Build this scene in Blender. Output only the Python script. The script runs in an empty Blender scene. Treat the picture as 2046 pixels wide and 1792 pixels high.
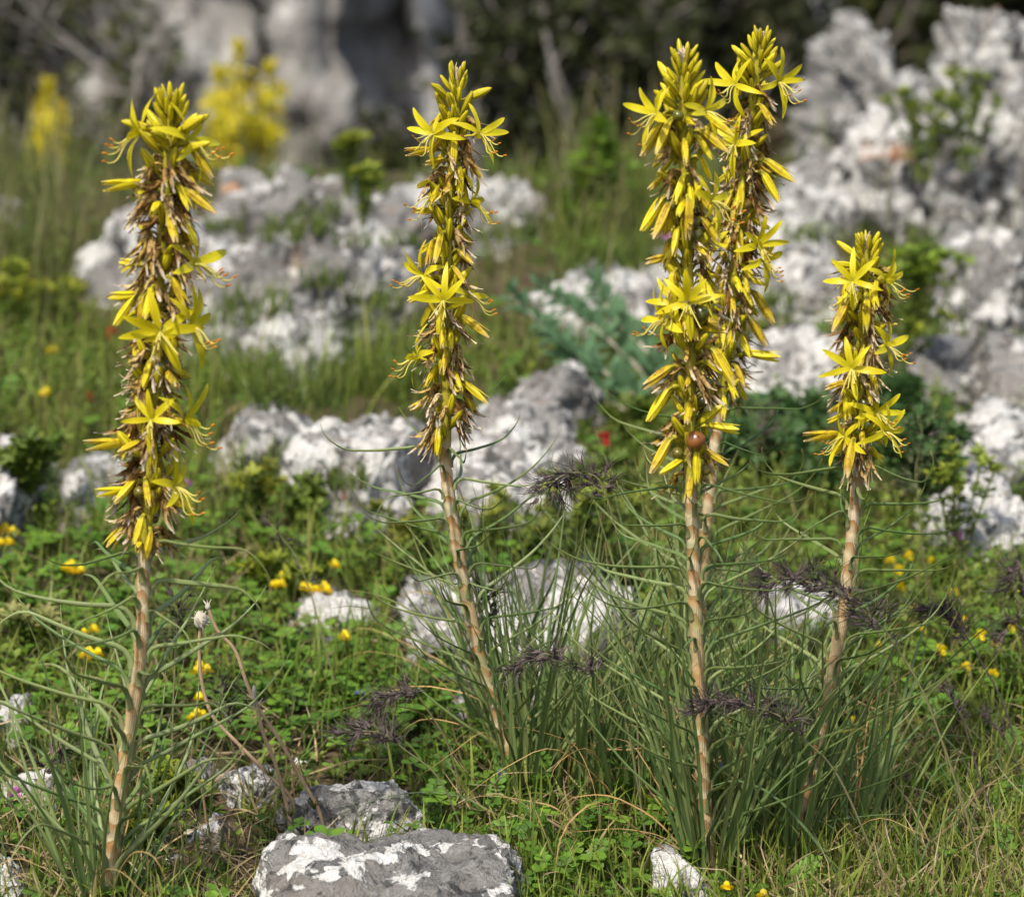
import bpy, bmesh, math, random
import numpy as np
from mathutils import Vector, Matrix, Quaternion

random.seed(7)
RNG = np.random.default_rng(11)
R = math.radians
PI = math.pi
scn = bpy.context.scene
COL = scn.collection

# ---------------------------------------------------------------- camera, light, exposure
CAM_H, PITCH, FU = 0.768, R(14.0), 6820.0           # FU: focal length in units of the 2046-wide picture
cam_d = bpy.data.cameras.new('camera')
cam = bpy.data.objects.new('camera', cam_d)
COL.objects.link(cam)
cam.location = (0, 0, CAM_H)
cam.rotation_euler = (PI / 2 - PITCH, 0, 0)
cam_d.sensor_width = 36.0
cam_d.lens = 36.0 * FU / 2046.0
cam_d.clip_start, cam_d.clip_end = 0.05, 2000
cam_d.dof.use_dof = True
cam_d.dof.focus_distance = 2.10
cam_d.dof.aperture_fstop = 8.0
scn.camera = cam

SUN_AZ, SUN_EL = R(-152), R(57)                      # azimuth from +Y towards +X
sdir = Vector((math.sin(SUN_AZ) * math.cos(SUN_EL), math.cos(SUN_AZ) * math.cos(SUN_EL), math.sin(SUN_EL)))
world = bpy.data.worlds.new('World')
scn.world = world
world.use_nodes = True
wn = world.node_tree
sky = wn.nodes.new('ShaderNodeTexSky')
sky.sky_type = 'NISHITA'
sky.sun_disc = False
sky.sun_elevation = SUN_EL
sky.sun_rotation = SUN_AZ
sky.air_density, sky.dust_density, sky.ozone_density = 1.0, 3.0, 1.0
wn.links.new(sky.outputs[0], wn.nodes['Background'].inputs[0])
wn.nodes['Background'].inputs[1].default_value = 0.14
sun_d = bpy.data.lights.new('sun', 'SUN')
sun_d.energy, sun_d.angle, sun_d.color = 3.6, R(2.0), (1.0, 0.955, 0.87)
sun = bpy.data.objects.new('sun', sun_d)
COL.objects.link(sun)
sun.rotation_euler = (-sdir).to_track_quat('-Z', 'Y').to_euler()
sun.location = (0, 0, 5)
scn.view_settings.view_transform = 'Standard'
scn.view_settings.look = 'None'
scn.view_settings.gamma = 1.0
scn.view_settings.exposure = 0.50
scn.render.engine = 'CYCLES'
scn.cycles.max_bounces = 6
scn.cycles.transparent_max_bounces = 4
scn.cycles.use_denoising = True

# ---------------------------------------------------------------- noise
_perm = np.random.default_rng(3).permutation(256)
_perm = np.concatenate([_perm, _perm, _perm])
_grad = np.random.default_rng(4).normal(size=(256, 3))
_grad /= np.linalg.norm(_grad, axis=1)[:, None]

def perlin(P):
    P = np.asarray(P, float)
    I = np.floor(P).astype(int)
    F = P - I
    I &= 255
    U = F * F * F * (F * (F * 6 - 15) + 10)
    out = 0
    for dx in (0, 1):
        wx = U[:, 0] if dx else 1 - U[:, 0]
        for dy in (0, 1):
            wy = U[:, 1] if dy else 1 - U[:, 1]
            for dz in (0, 1):
                wz = U[:, 2] if dz else 1 - U[:, 2]
                h = _perm[_perm[_perm[(I[:, 0] + dx) & 255] + ((I[:, 1] + dy) & 255)] + ((I[:, 2] + dz) & 255)]
                g = _grad[h]
                out = out + wx * wy * wz * (g[:, 0] * (F[:, 0] - dx) + g[:, 1] * (F[:, 1] - dy) + g[:, 2] * (F[:, 2] - dz))
    return out * 1.5

def fbm(P, octv=4, gain=0.5, lac=2.1):
    a, s, o = 1.0, 0, np.asarray(P, float)
    for i in range(octv):
        s = s + a * perlin(o + 13.7 * i)
        a *= gain
        o = o * lac
    return s

# ---------------------------------------------------------------- terrain height and pixel helpers
_ty = [-400, -40, -5, 0, 1.95, 3.72, 3.9, 4.2, 4.7, 5.3, 6.3, 8.0, 12, 40, 400]
_tz = [-30, -4, -.45, -.148, 0.0, .1345, .125, .05, -.16, -.48, -.85, -.80, 1.0, 4.0, 45]

def H(x, y):
    x = np.atleast_1d(np.asarray(x, float)); y = np.atleast_1d(np.asarray(y, float))
    z = np.interp(y, _ty, _tz)
    P = np.stack([x, y, 0 * x], 1)
    near = np.clip(1 - np.abs(y - 3) / 6, 0.15, 1)
    return z + near * (0.016 * perlin(P * 3.7 + 5) + 0.006 * perlin(P * 13) + 0.0025 * perlin(P * 37))

def H1(x, y):
    return float(H(x, y)[0])

_cp, _sp = math.cos(PITCH), math.sin(PITCH)
def ray(u, v):
    a, b = (u - 1023) / FU, -(v - 896) / FU
    return Vector((a, _cp + b * _sp, -_sp + b * _cp))

def at(u, v, y):
    d = ray(u, v)
    k = y / d.y
    return Vector((d.x * k, y, CAM_H + d.z * k))

_ys = np.linspace(1.4, 4.1, 900)
def gp(u, v, dz=0.0):
    d = ray(u, v)
    k = _ys / d.y
    z = CAM_H + d.z * k
    f = z - H(d.x * k, _ys) - dz
    i = np.argmax(f < 0) if (f < 0).any() else len(_ys) - 1
    return at(u, v, float(_ys[i]))

def proj(x, y, z):
    dz = z - CAM_H
    w = y * _cp - dz * _sp
    return 1023 + FU * x / w, 896 - FU * (y * _sp + dz * _cp) / w

# ---------------------------------------------------------------- materials
def new_mat(name):
    m = bpy.data.materials.new(name)
    m.use_nodes = True
    nt = m.node_tree
    nt.nodes.clear()
    return m, nt

class NB:
    """small node-graph helper"""
    def __init__(s, nt): s.nt = nt
    def n(s, t, **kw):
        nd = s.nt.nodes.new(t)
        for k, v in kw.items():
            setattr(nd, k, v)
        return nd
    def set(s, sock, v):
        if isinstance(v, bpy.types.NodeSocket): s.nt.links.new(v, sock)
        elif isinstance(v, (tuple, list)) and len(v) == 3 and sock.type == 'RGBA': sock.default_value = (*v, 1)
        else: sock.default_value = v
    def math(s, op, a, b=0.0, c=None, clamp=False):
        nd = s.n('ShaderNodeMath', operation=op, use_clamp=clamp)
        s.set(nd.inputs[0], a); s.set(nd.inputs[1], b)
        if c is not None: s.set(nd.inputs[2], c)
        return nd.outputs[0]
    def mix(s, f, a, b, mode='MIX'):
        nd = s.n('ShaderNodeMix', data_type='RGBA', blend_type=mode)
        s.set(nd.inputs[0], f); s.set(nd.inputs[6], a); s.set(nd.inputs[7], b)
        return nd.outputs[2]
    def ramp(s, f, stops, interp='LINEAR'):
        nd = s.n('ShaderNodeValToRGB')
        cr = nd.color_ramp
        cr.interpolation = interp
        while len(cr.elements) < len(stops): cr.elements.new(0.5)
        for e, (p, c) in zip(cr.elements, stops):
            e.position = p
            e.color = (c, c, c, 1) if isinstance(c, (int, float)) else (*c, 1)
        s.set(nd.inputs[0], f)
        return nd.outputs[0]
    def smooth(s, f, a, b):
        nd = s.n('ShaderNodeMapRange', interpolation_type='SMOOTHSTEP')
        s.set(nd.inputs[0], f); s.set(nd.inputs[1], a); s.set(nd.inputs[2], b)
        return nd.outputs[0]
    def noise(s, vec, scale, detail=4, rough=0.55, dist=0.0):
        nd = s.n('ShaderNodeTexNoise')
        s.set(nd.inputs['Vector'], vec)
        nd.inputs['Scale'].default_value = scale
        nd.inputs['Detail'].default_value = detail
        nd.inputs['Roughness'].default_value = rough
        nd.inputs['Distortion'].default_value = dist
        return nd.outputs[0]
    def bump(s, h, dist, strength=1.0):
        nd = s.n('ShaderNodeBump')
        nd.inputs['Strength'].default_value = strength
        nd.inputs['Distance'].default_value = dist
        s.set(nd.inputs['Height'], h)
        return nd.outputs[0]
    def out(s, sh):
        o = s.n('ShaderNodeOutputMaterial')
        s.nt.links.new(sh, o.inputs[0])
    def principled(s, col, rough=0.6, spec=0.3, normal=None):
        p = s.n('ShaderNodeBsdfPrincipled')
        s.set(p.inputs['Base Color'], col)
        s.set(p.inputs['Roughness'], rough)
        s.set(p.inputs['Specular IOR Level'], spec)
        if normal is not None: s.set(p.inputs['Normal'], normal)
        return p.outputs[0]
    def leafy(s, col, trans=0.3, rough=0.5, spec=0.25, tcol=None, normal=None):
        a = s.principled(col, rough, spec, normal)
        t = s.n('ShaderNodeBsdfTranslucent')
        s.set(t.inputs[0], tcol if tcol is not None else col)
        m = s.n('ShaderNodeMixShader')
        m.inputs[0].default_value = trans
        s.nt.links.new(a, m.inputs[1]); s.nt.links.new(t.outputs[0], m.inputs[2])
        s.out(m.outputs[0])

def mat_attr(name, trans=0.3, rough=0.5, spec=0.25):
    m, nt = new_mat(name); b = NB(nt)
    at_ = b.n('ShaderNodeAttribute', attribute_name='Col')
    b.leafy(at_.outputs[0], trans, rough, spec)
    return m

M = {}
M['meadow'] = mat_attr('meadow', 0.33, 0.5, 0.22)
M['dry'] = mat_attr('dry', 0.15, 0.8, 0.1)
M['twig'] = mat_attr('twig', 0.0, 0.85, 0.1)

def simple(name, col, rough=0.6, spec=0.3, trans=0.0, var=0.15, nscale=0):
    """plain colour with a per-object value change and optional mottling"""
    m, nt = new_mat(name); b = NB(nt)
    oi = b.n('ShaderNodeObjectInfo')
    k = b.math('MULTIPLY_ADD', oi.outputs['Random'], 2 * var, 1 - var)
    c = b.mix(1.0, col, (1, 1, 1), 'MULTIPLY')
    cm = b.n('ShaderNodeVectorMath', operation='SCALE')
    b.set(cm.inputs[0], c); b.set(cm.inputs['Scale'], k)
    c = cm.outputs[0]
    if nscale:
        tc = b.n('ShaderNodeTexCoord')
        nz = b.noise(tc.outputs['Object'], nscale, 3)
        c2 = b.n('ShaderNodeVectorMath', operation='SCALE')
        b.set(c2.inputs[0], c); b.set(c2.inputs['Scale'], b.math('MULTIPLY_ADD', nz, 1.0, 0.5))
        c = c2.outputs[0]
    if trans > 0: b.leafy(c, trans, rough, spec)
    else: b.out(b.principled(c, rough, spec))
    return m

def uv_nodes(b):
    uv = b.n('ShaderNodeUVMap', uv_map='UVMap')
    sx = b.n('ShaderNodeSeparateXYZ')
    b.set(sx.inputs[0], uv.outputs[0])
    return uv.outputs[0], sx.outputs[0], sx.outputs[1]

def mat_petal():
    m, nt = new_mat('petal_yellow'); b = NB(nt)
    uv, u, v = uv_nodes(b)
    oi = b.n('ShaderNodeObjectInfo')
    geo = b.n('ShaderNodeNewGeometry')
    base = b.mix(oi.outputs['Random'], (0.66, 0.545, 0.006), (0.76, 0.66, 0.020))
    side = b.math('ABSOLUTE', b.math('SUBTRACT', u, 0.5))
    # fine veins along the tepal and a greenish midrib, stronger on the back
    veins = b.math('MULTIPLY_ADD', b.math('SINE', b.math('MULTIPLY', u, 60.0)), 0.04, 0.96)
    rib = b.smooth(side, 0.075, 0.02)
    ribk = b.math('MULTIPLY', rib, b.math('MULTIPLY_ADD', geo.outputs['Backfacing'], 0.45, 0.16))
    c = b.mix(ribk, base, (0.16, 0.15, 0.012))
    c = b.mix(b.smooth(v, 0.22, 0.0), c, (0.55, 0.50, 0.03))
    cm = b.n('ShaderNodeVectorMath', operation='SCALE')
    b.set(cm.inputs[0], c); b.set(cm.inputs['Scale'], veins)
    b.leafy(cm.outputs[0], 0.36, 0.42, 0.3)
    return m
M['petal'] = mat_petal()

def mat_bud():
    m, nt = new_mat('bud'); b = NB(nt)
    uv, u, v = uv_nodes(b)
    oi = b.n('ShaderNodeObjectInfo')
    base = b.mix(oi.outputs['Random'], (0.42, 0.345, 0.008), (0.70, 0.60, 0.016))
    f = b.math('FRACT', b.math('MULTIPLY', u, 6.0))
    line = b.smooth(b.math('ABSOLUTE', b.math('SUBTRACT', f, 0.5)), 0.22, 0.07)
    line = b.math('MULTIPLY', line, b.math('MULTIPLY', b.smooth(v, 0.22, 0.40), b.smooth(v, 1.0, 0.82)))
    c = b.mix(b.math('MULTIPLY', line, 0.75), base, (0.13, 0.085, 0.008))
    c = b.mix(b.smooth(v, 0.34, 0.16), c, (0.24, 0.22, 0.02))
    c = b.mix(b.math('MULTIPLY', b.smooth(v, 0.93, 1.0), 0.6), c, (0.25, 0.14, 0.03))
    b.leafy(c, 0.12, 0.45, 0.3)
    return m
M['bud'] = mat_bud()

def mat_closed():
    m, nt = new_mat('closed_flower'); b = NB(nt)
    uv, u, v = uv_nodes(b)
    oi = b.n('ShaderNodeObjectInfo')
    r = oi.outputs['Random']
    tc = b.n('ShaderNodeTexCoord')
    vv = b.n('ShaderNodeVectorMath', operation='ADD')
    b.set(vv.inputs[0], tc.outputs['Object'])
    cb = b.n('ShaderNodeCombineXYZ'); b.set(cb.inputs[0], b.math('MULTIPLY', r, 31.0)); b.set(vv.inputs[1], cb.outputs[0])
    nz = b.noise(vv.outputs[0], 7.0, 4)
    base = b.mix(b.smooth(r, 0.25, 0.95), (0.74, 0.62, 0.014), (0.56, 0.41, 0.018))
    k = b.math('MULTIPLY', b.smooth(nz, 0.50, 0.62), b.math('MULTIPLY_ADD', r, 0.55, 0.22))
    c = b.mix(k, base, (0.32, 0.17, 0.016))
    side = b.math('ABSOLUTE', b.math('SUBTRACT', u, 0.5))
    c = b.mix(b.math('MULTIPLY', b.smooth(side, 0.12, 0.03), 0.5), c, (0.20, 0.13, 0.012))
    tipk = b.math('MULTIPLY', b.smooth(v, 0.72, 0.98), b.math('MULTIPLY_ADD', r, 0.7, 0.1))
    c = b.mix(tipk, c, (0.55, 0.42, 0.24))
    c = b.mix(b.smooth(v, 0.22, 0.06), c, (0.33, 0.30, 0.03))
    b.leafy(c, 0.22, 0.5, 0.25)
    return m
M['closed'] = mat_closed()

def mat_withered():
    m, nt = new_mat('withered'); b = NB(nt)
    uv, u, v = uv_nodes(b)
    oi = b.n('ShaderNodeObjectInfo')
    r = oi.outputs['Random']
    tc = b.n('ShaderNodeTexCoord')
    nz = b.noise(tc.outputs['Object'], 9.0, 3)
    base = b.ramp(r, [(0.0, (0.15, 0.075, 0.020)), (0.3, (0.32, 0.19, 0.055)), (0.55, (0.46, 0.32, 0.13)),
                      (0.80, (0.50, 0.33, 0.03)), (1.0, (0.62, 0.52, 0.36))])
    c = b.mix(b.smooth(nz, 0.42, 0.66), base, (0.10, 0.045, 0.012))
    c = b.mix(b.math('MULTIPLY', b.smooth(v, 0.55, 1.0), 0.75), c, (0.62, 0.54, 0.41))
    b.leafy(c, 0.15, 0.8, 0.1)
    return m
M['withered'] = mat_withered()

def mat_fruit():
    m, nt = new_mat('fruit'); b = NB(nt)
    oi = b.n('ShaderNodeObjectInfo')
    tc = b.n('ShaderNodeTexCoord')
    nz = b.noise(tc.outputs['Object'], 3.0, 3)
    c = b.ramp(oi.outputs['Random'], [(0, (0.045, 0.05, 0.01)), (0.4, (0.10, 0.11, 0.016)), (0.7, (0.17, 0.12, 0.015)), (1, (0.20, 0.075, 0.018))])
    c = b.mix(b.math('MULTIPLY', b.smooth(nz, 0.4, 0.7), 0.6), c, (0.06, 0.03, 0.008))
    b.out(b.principled(c, 0.28, 0.5))
    return m
M['fruit'] = mat_fruit()

def mat_stem():
    """u around, v metres from the base, spike part is olive, below it tan leaf bases"""
    m, nt = new_mat('asphodel_stem'); b = NB(nt)
    uv, u, v = uv_nodes(b)
    at_ = b.n('ShaderNodeAttribute', attribute_name='green')
    g = at_.outputs['Fac']
    tc = b.n('ShaderNodeTexCoord')
    wr = b.noise(tc.outputs['Object'], 85.0, 2)
    zig = b.math('ABSOLUTE', b.math('SUBTRACT', b.math('FRACT', b.math('MULTIPLY', u, 2.0)), 0.5))
    f = b.math('FRACT', b.math('ADD', b.math('ADD', b.math('MULTIPLY', v, 1 / 0.0145), b.math('MULTIPLY', u, 1.0)), b.math('ADD', b.math('MULTIPLY', zig, 0.8), b.math('MULTIPLY', wr, 0.9))))
    nz = b.noise(tc.outputs['Object'], 60.0, 4)
    nl = b.noise(tc.outputs['Object'], 11.0, 2)
    pale = b.mix(b.smooth(nl, 0.35, 0.65), (0.45, 0.33, 0.17), (0.58, 0.49, 0.32))
    pale = b.mix(b.smooth(nz, 0.52, 0.75), pale, (0.45, 0.24, 0.07))
    c = b.mix(b.math('MULTIPLY', b.smooth(f, 0.35, 0.97), b.smooth(nl, 0.25, 0.6)), pale, (0.37, 0.17, 0.045))
    gs = b.smooth(b.noise(tc.outputs['Object'], 23.0, 2), 0.52, 0.66)
    c = b.mix(b.math('MULTIPLY', gs, 0.6), c, (0.22, 0.24, 0.07))
    c = b.mix(b.smooth(f, 0.05, 0.0), c, (0.14, 0.05, 0.015))
    olive = b.mix(nz, (0.24, 0.22, 0.016), (0.46, 0.38, 0.04))
    c = b.mix(g, c, olive)
    st = b.math('SINE', b.math('MULTIPLY', u, 130.0))
    b.out(b.principled(c, 0.55, 0.25, b.bump(b.math('ADD', nz, b.math('MULTIPLY', st, 0.15)), 0.0006)))
    return m
M['stem'] = mat_stem()

def mat_leaf():
    m, nt = new_mat('asphodel_leaf'); b = NB(nt)
    uv, u, v = uv_nodes(b)
    oi = b.n('ShaderNodeObjectInfo')
    base = b.mix(oi.outputs['Random'], (0.110, 0.190, 0.055), (0.270, 0.320, 0.110))
    line = b.math('MULTIPLY_ADD', b.math('SINE', b.math('MULTIPLY', u, 50.0)), 0.12, 0.95)
    cm = b.n('ShaderNodeVectorMath', operation='SCALE')
    b.set(cm.inputs[0], base); b.set(cm.inputs['Scale'], line)
    c = b.mix(b.smooth(v, 0.62, 1.0), cm.outputs[0], (0.16, 0.185, 0.045))
    c = b.mix(b.smooth(v, 0.93, 1.0), c, (0.36, 0.19, 0.07))
    c = b.mix(b.smooth(v, 0.10, 0.0), c, (0.30, 0.30, 0.13))
    b.leafy(c, 0.30, 0.45, 0.3)
    return m
M['leaf'] = mat_leaf()
M['leaf_pale'] = simple('asphodel_leaf_pale', (0.23, 0.28, 0.11), 0.45, 0.3, 0.22, 0.22)
M['dry_leaf'] = simple('dry_leaf', (0.42, 0.27, 0.11), 0.75, 0.1, 0.15, 0.3, 60)
M['filament'] = simple('filament', (0.66, 0.58, 0.14), 0.5, 0.2, 0.3, 0.1)
M['anther'] = simple('anther', (0.42, 0.15, 0.015), 0.7, 0.1, 0, 0.2)
M['tuft'] = simple('apex_hairs', (0.55, 0.45, 0.38), 0.9, 0.0, 0.2, 0.1)

def mat_rock(name, light=0.70, grey=0.30, lichen=0.50, orange=0.30, dark=0.5, fine=1.0, edge=0.64):
    m, nt = new_mat(name); b = NB(nt)
    tc = b.n('ShaderNodeTexCoord'); oi = b.n('ShaderNodeObjectInfo')
    cb = b.n('ShaderNodeCombineXYZ')
    for i, k in enumerate((17.0, 29.0, 41.0)): b.set(cb.inputs[i], b.math('MULTIPLY', oi.outputs['Random'], k))
    va = b.n('ShaderNodeVectorMath', operation='ADD')
    b.set(va.inputs[0], tc.outputs['Object']); b.set(va.inputs[1], cb.outputs[0])
    P = va.outputs[0]
    n_big = b.noise(P, 9 * fine, 4, 0.6)
    n_mid = b.noise(P, 40 * fine, 5, 0.6, 0.3)
    n_fine = b.noise(P, 220 * fine, 4, 0.65)
    n_vf = b.noise(P, 700 * fine, 3, 0.6)
    g = b.mix(b.smooth(n_mid, 0.3, 0.7), (grey * 0.74, grey * 0.70, grey * 0.64), (grey * 1.28, grey * 1.21, grey * 1.11))
    g = b.mix(b.math('MULTIPLY', b.smooth(n_fine, 0.48, 0.66), 0.5), g, (grey * 1.7, grey * 1.66, grey * 1.58))
    # warm weathering
    g = b.mix(b.math('MULTIPLY', b.smooth(n_big, 0.50, 0.70), 0.35), g, (grey * 1.2, grey * 0.98, grey * 0.76))
    # white crusty lichen / bleached patches with crisp edges
    nl = b.noise(P, 30 * fine, 10, edge, 0.35)
    nl2 = b.noise(P, 6 * fine, 2, 0.5)
    lv = b.math('ADD', nl, b.math('MULTIPLY', b.math('SUBTRACT', nl2, 0.5), 0.30))
    t0 = 0.68 - 0.34 * lichen
    lm = b.smooth(lv, t0, t0 + 0.022)
    wcol = b.mix(b.smooth(n_fine, 0.36, 0.62), (light * 0.78, light * 0.745, light * 0.68), (light, light * 0.975, light * 0.92))
    # crackle in the crust
    vo = b.n('ShaderNodeTexVoronoi', feature='DISTANCE_TO_EDGE')
    b.set(vo.inputs['Vector'], P); vo.inputs['Scale'].default_value = 260 * fine
    crk = b.math('MULTIPLY', b.smooth(vo.outputs[0], 0.05, 0.0), b.smooth(n_mid, 0.45, 0.6))
    wcol = b.mix(b.math('MULTIPLY', crk, 0.45), wcol, (0.25, 0.24, 0.22))
    c = b.mix(lm, g, wcol)
    # black lichen specks and blotches
    nd = b.noise(P, 62 * fine, 8, 0.66, 0.5)
    t1 = 0.70 - 0.15 * dark
    dm = b.smooth(nd, t1, t1 + 0.02)
    c = b.mix(b.math('MULTIPLY', dm, 0.85), c, (0.055, 0.055, 0.052))
    # rust-orange stains
    no = b.noise(P, 14 * fine, 5, 0.6, 0.2)
    om = b.math('MULTIPLY', b.smooth(no, 0.64, 0.72), orange)
    c = b.mix(om, c, (0.50, 0.24, 0.10))
    h = b.math('ADD', b.math('MULTIPLY', n_fine, 0.6), b.math('MULTIPLY', n_mid, 1.6))
    h = b.math('ADD', h, b.math('MULTIPLY', lm, 0.22))
    h = b.math('ADD', h, b.math('MULTIPLY', n_vf, 0.25))
    b.out(b.principled(c, 0.9, 0.12, b.bump(h, 0.0065 / fine, 1.0)))
    return m
M['rock'] = mat_rock('limestone_white', 0.62, 0.235, 0.65, 0.25, 0.95)
M['rock_grey'] = mat_rock('limestone_lichen', 0.62, 0.165, 0.56, 0.0, 0.9, 0.95, 0.54)
M['rock_warm'] = mat_rock('limestone_stained', 0.60, 0.22, 0.55, 1.0, 0.95, 0.6)
M['rock_dark'] = mat_rock('limestone_weathered', 0.60, 0.21, 0.57, 0.5, 0.95, 0.6)
M['cliff'] = mat_rock('cliff_limestone', 0.56, 0.27, 0.50, 0.8, 0.45, 0.16)

def mat_ground():
    m, nt = new_mat('soil'); b = NB(nt)
    tc = b.n('ShaderNodeTexCoord')
    P = tc.outputs['Object']
    a = b.noise(P, 8, 5); d = b.noise(P, 90, 5, 0.65); e = b.noise(P, 420, 3)
    c = b.mix(b.smooth(d, 0.35, 0.65), (0.045, 0.034, 0.020), (0.13, 0.095, 0.055))
    c = b.mix(b.math('MULTIPLY', b.smooth(a, 0.4, 0.62), 0.65), c, (0.05, 0.062, 0.018))
    c = b.mix(b.math('MULTIPLY', b.smooth(e, 0.58, 0.68), 0.5), c, (0.26, 0.20, 0.12))
    b.out(b.principled(c, 0.95, 0.1, b.bump(b.math('ADD', d, b.math('MULTIPLY', e, 0.4)), 0.006)))
    return m
M['soil'] = mat_ground()

# ---------------------------------------------------------------- object helpers
W = {}
def link(o, parent=None, mw=None):
    COL.objects.link(o)
    mw = mw if mw is not None else Matrix.Identity(4)
    W[o.name] = mw
    if parent is not None:
        o.parent = parent
        o.matrix_local = W[parent.name].inverted() @ mw
    else:
        o.matrix_local = mw
    return o

def obj(name, me, mat=None, parent=None, mw=None):
    if mat is not None and len(me.materials) == 0:
        me.materials.append(mat)
    return link(bpy.data.objects.new(name, me), parent, mw)

def tag(o, label, cat=None, group=None, kind=None):
    o['label'] = label
    if cat: o['category'] = cat
    if group: o['group'] = group
    if kind: o['kind'] = kind
    return o

def thing(name, label, cat, loc, group=None):
    o = bpy.data.objects.new(name, None)
    o.empty_display_size = 0.02
    link(o, None, Matrix.Translation(loc))
    return tag(o, label, cat, group)

def mesh_np(name, V, F, mat=None, uv=None, col=None, smooth=True):
    """V (n,3), F (m,3) triangles; uv per vertex; col per vertex"""
    V = np.asarray(V, np.float32); F = np.asarray(F, np.int32)
    me = bpy.data.meshes.new(name)
    me.vertices.add(len(V)); me.vertices.foreach_set('co', V.ravel())
    me.loops.add(F.size); me.loops.foreach_set('vertex_index', F.ravel())
    me.polygons.add(len(F)); me.polygons.foreach_set('loop_start', np.arange(0, F.size, 3, dtype=np.int32))
    me.polygons.foreach_set('use_smooth', np.full(len(F), smooth))
    if uv is not None:
        l = me.uv_layers.new(name='UVMap')
        l.data.foreach_set('uv', np.asarray(uv, np.float32)[F.ravel()].ravel())
    if col is not None:
        c = np.ones((len(V), 4), np.float32); c[:, :3] = col
        a = me.attributes.new('Col', 'FLOAT_COLOR', 'POINT'); a.data.foreach_set('color', c.ravel())
    me.update(); me.validate()
    if mat is not None: me.materials.append(mat)
    return me

class MB:
    """collects triangles with uv"""
    def __init__(s): s.V, s.F, s.U = [], [], []
    def grid(s, P, closed=False):
        """P[i][j] points, i along, j across; uv = (j, i)"""
        n, m = len(P), len(P[0]); o = len(s.V)
        for i in range(n):
            for j in range(m):
                s.V.append(tuple(P[i][j])); s.U.append((j / (m - 1) if not closed else j / m, i / (n - 1)))
        for i in range(n - 1):
            for j in range(m if closed else m - 1):
                a, b_ = o + i * m + j, o + i * m + (j + 1) % m
                c, d = a + m, b_ + m
                s.F += [(a, b_, d), (a, d, c)]
        return s
    def tube(s, pts, rad, sides=5, vrange=(0, 1), flat=1.0, cap=True):
        pts = [Vector(p) for p in pts]; n = len(pts); o = len(s.V)
        T = [(pts[min(i + 1, n - 1)] - pts[max(i - 1, 0)]).normalized() for i in range(n)]
        up = Vector((0, 0, 1)) if abs(T[0].z) < 0.9 else Vector((0, 1, 0))
        X = T[0].cross(up).normalized()
        for i in range(n):
            X = (X - T[i] * X.dot(T[i])).normalized()
            Y = T[i].cross(X)
            r = rad[i] if hasattr(rad, '__len__') else rad
            for j in range(sides + 1):
                a = 2 * PI * j / sides
                s.V.append(tuple(pts[i] + X * (math.cos(a) * r) + Y * (math.sin(a) * r * flat)))
                s.U.append((j / sides, vrange[0] + (vrange[1] - vrange[0]) * i / (n - 1)))
        m = sides + 1
        for i in range(n - 1):
            for j in range(sides):
                a, b_ = o + i * m + j, o + i * m + j + 1
                s.F += [(a, b_, b_ + m), (a, b_ + m, a + m)]
        if cap:
            s.V.append(tuple(pts[-1])); s.U.append((0.5, vrange[1])); e = len(s.V) - 1
            for j in range(sides):
                s.F.append((o + (n - 1) * m + j, o + (n - 1) * m + j + 1, e))
        return s
    def ball(s, c, r, ns=8, nr=6, sc=(1, 1, 1), uvv=0.5):
        o = len(s.V); c = Vector(c)
        for i in range(nr + 1):
            th = PI * i / nr
            for j in range(ns):
                ph = 2 * PI * j / ns
                s.V.append((c.x + r * sc[0] * math.sin(th) * math.cos(ph), c.y + r * sc[1] * math.sin(th) * math.sin(ph), c.z + r * sc[2] * math.cos(th)))
                s.U.append((j / ns, uvv))
        for i in range(nr):
            for j in range(ns):
                a, b_ = o + i * ns + j, o + i * ns + (j + 1) % ns
                if i < nr - 1: s.F.append((a, a + ns, b_ + ns))
                if i > 0: s.F.append((a, b_ + ns, b_))
        return s
    def mesh(s, name, mat=None, col=None, smooth=True):
        return mesh_np(name, s.V, s.F, mat, s.U, None if col is None else np.tile(np.array(col), (len(s.V), 1)), smooth)

def catmull(P, n):
    P = [Vector(p) for p in P]
    P = [P[0] * 2 - P[1]] + P + [P[-1] * 2 - P[-2]]
    out = []; k = len(P) - 3
    for i in range(n + 1):
        x = i / n * k; j = min(int(x), k - 1); t = x - j
        a, b, c, d = P[j:j + 4]
        out.append(0.5 * ((2 * b) + (c - a) * t + (2 * a - 5 * b + 4 * c - d) * t * t + (3 * b - a - 3 * c + d) * t ** 3))
    return out

def frame(o, z, up=Vector((0, 0, 1)), s=1.0, roll=0.0):
    """matrix whose local Z is z, local Y as near as can be to up"""
    z = z.normalized()
    y = up - z * up.dot(z)
    if y.length < 1e-4: y = Vector((0, 1, 0)) - z * z.y
    y.normalize()
    x = y.cross(z)
    m = Matrix((x, y, z)).transposed()
    m = m @ Matrix.Rotation(roll, 3, 'Z')
    return Matrix.Translation(o) @ m.to_4x4() @ Matrix.Scale(s, 4)

U = random.uniform

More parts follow.
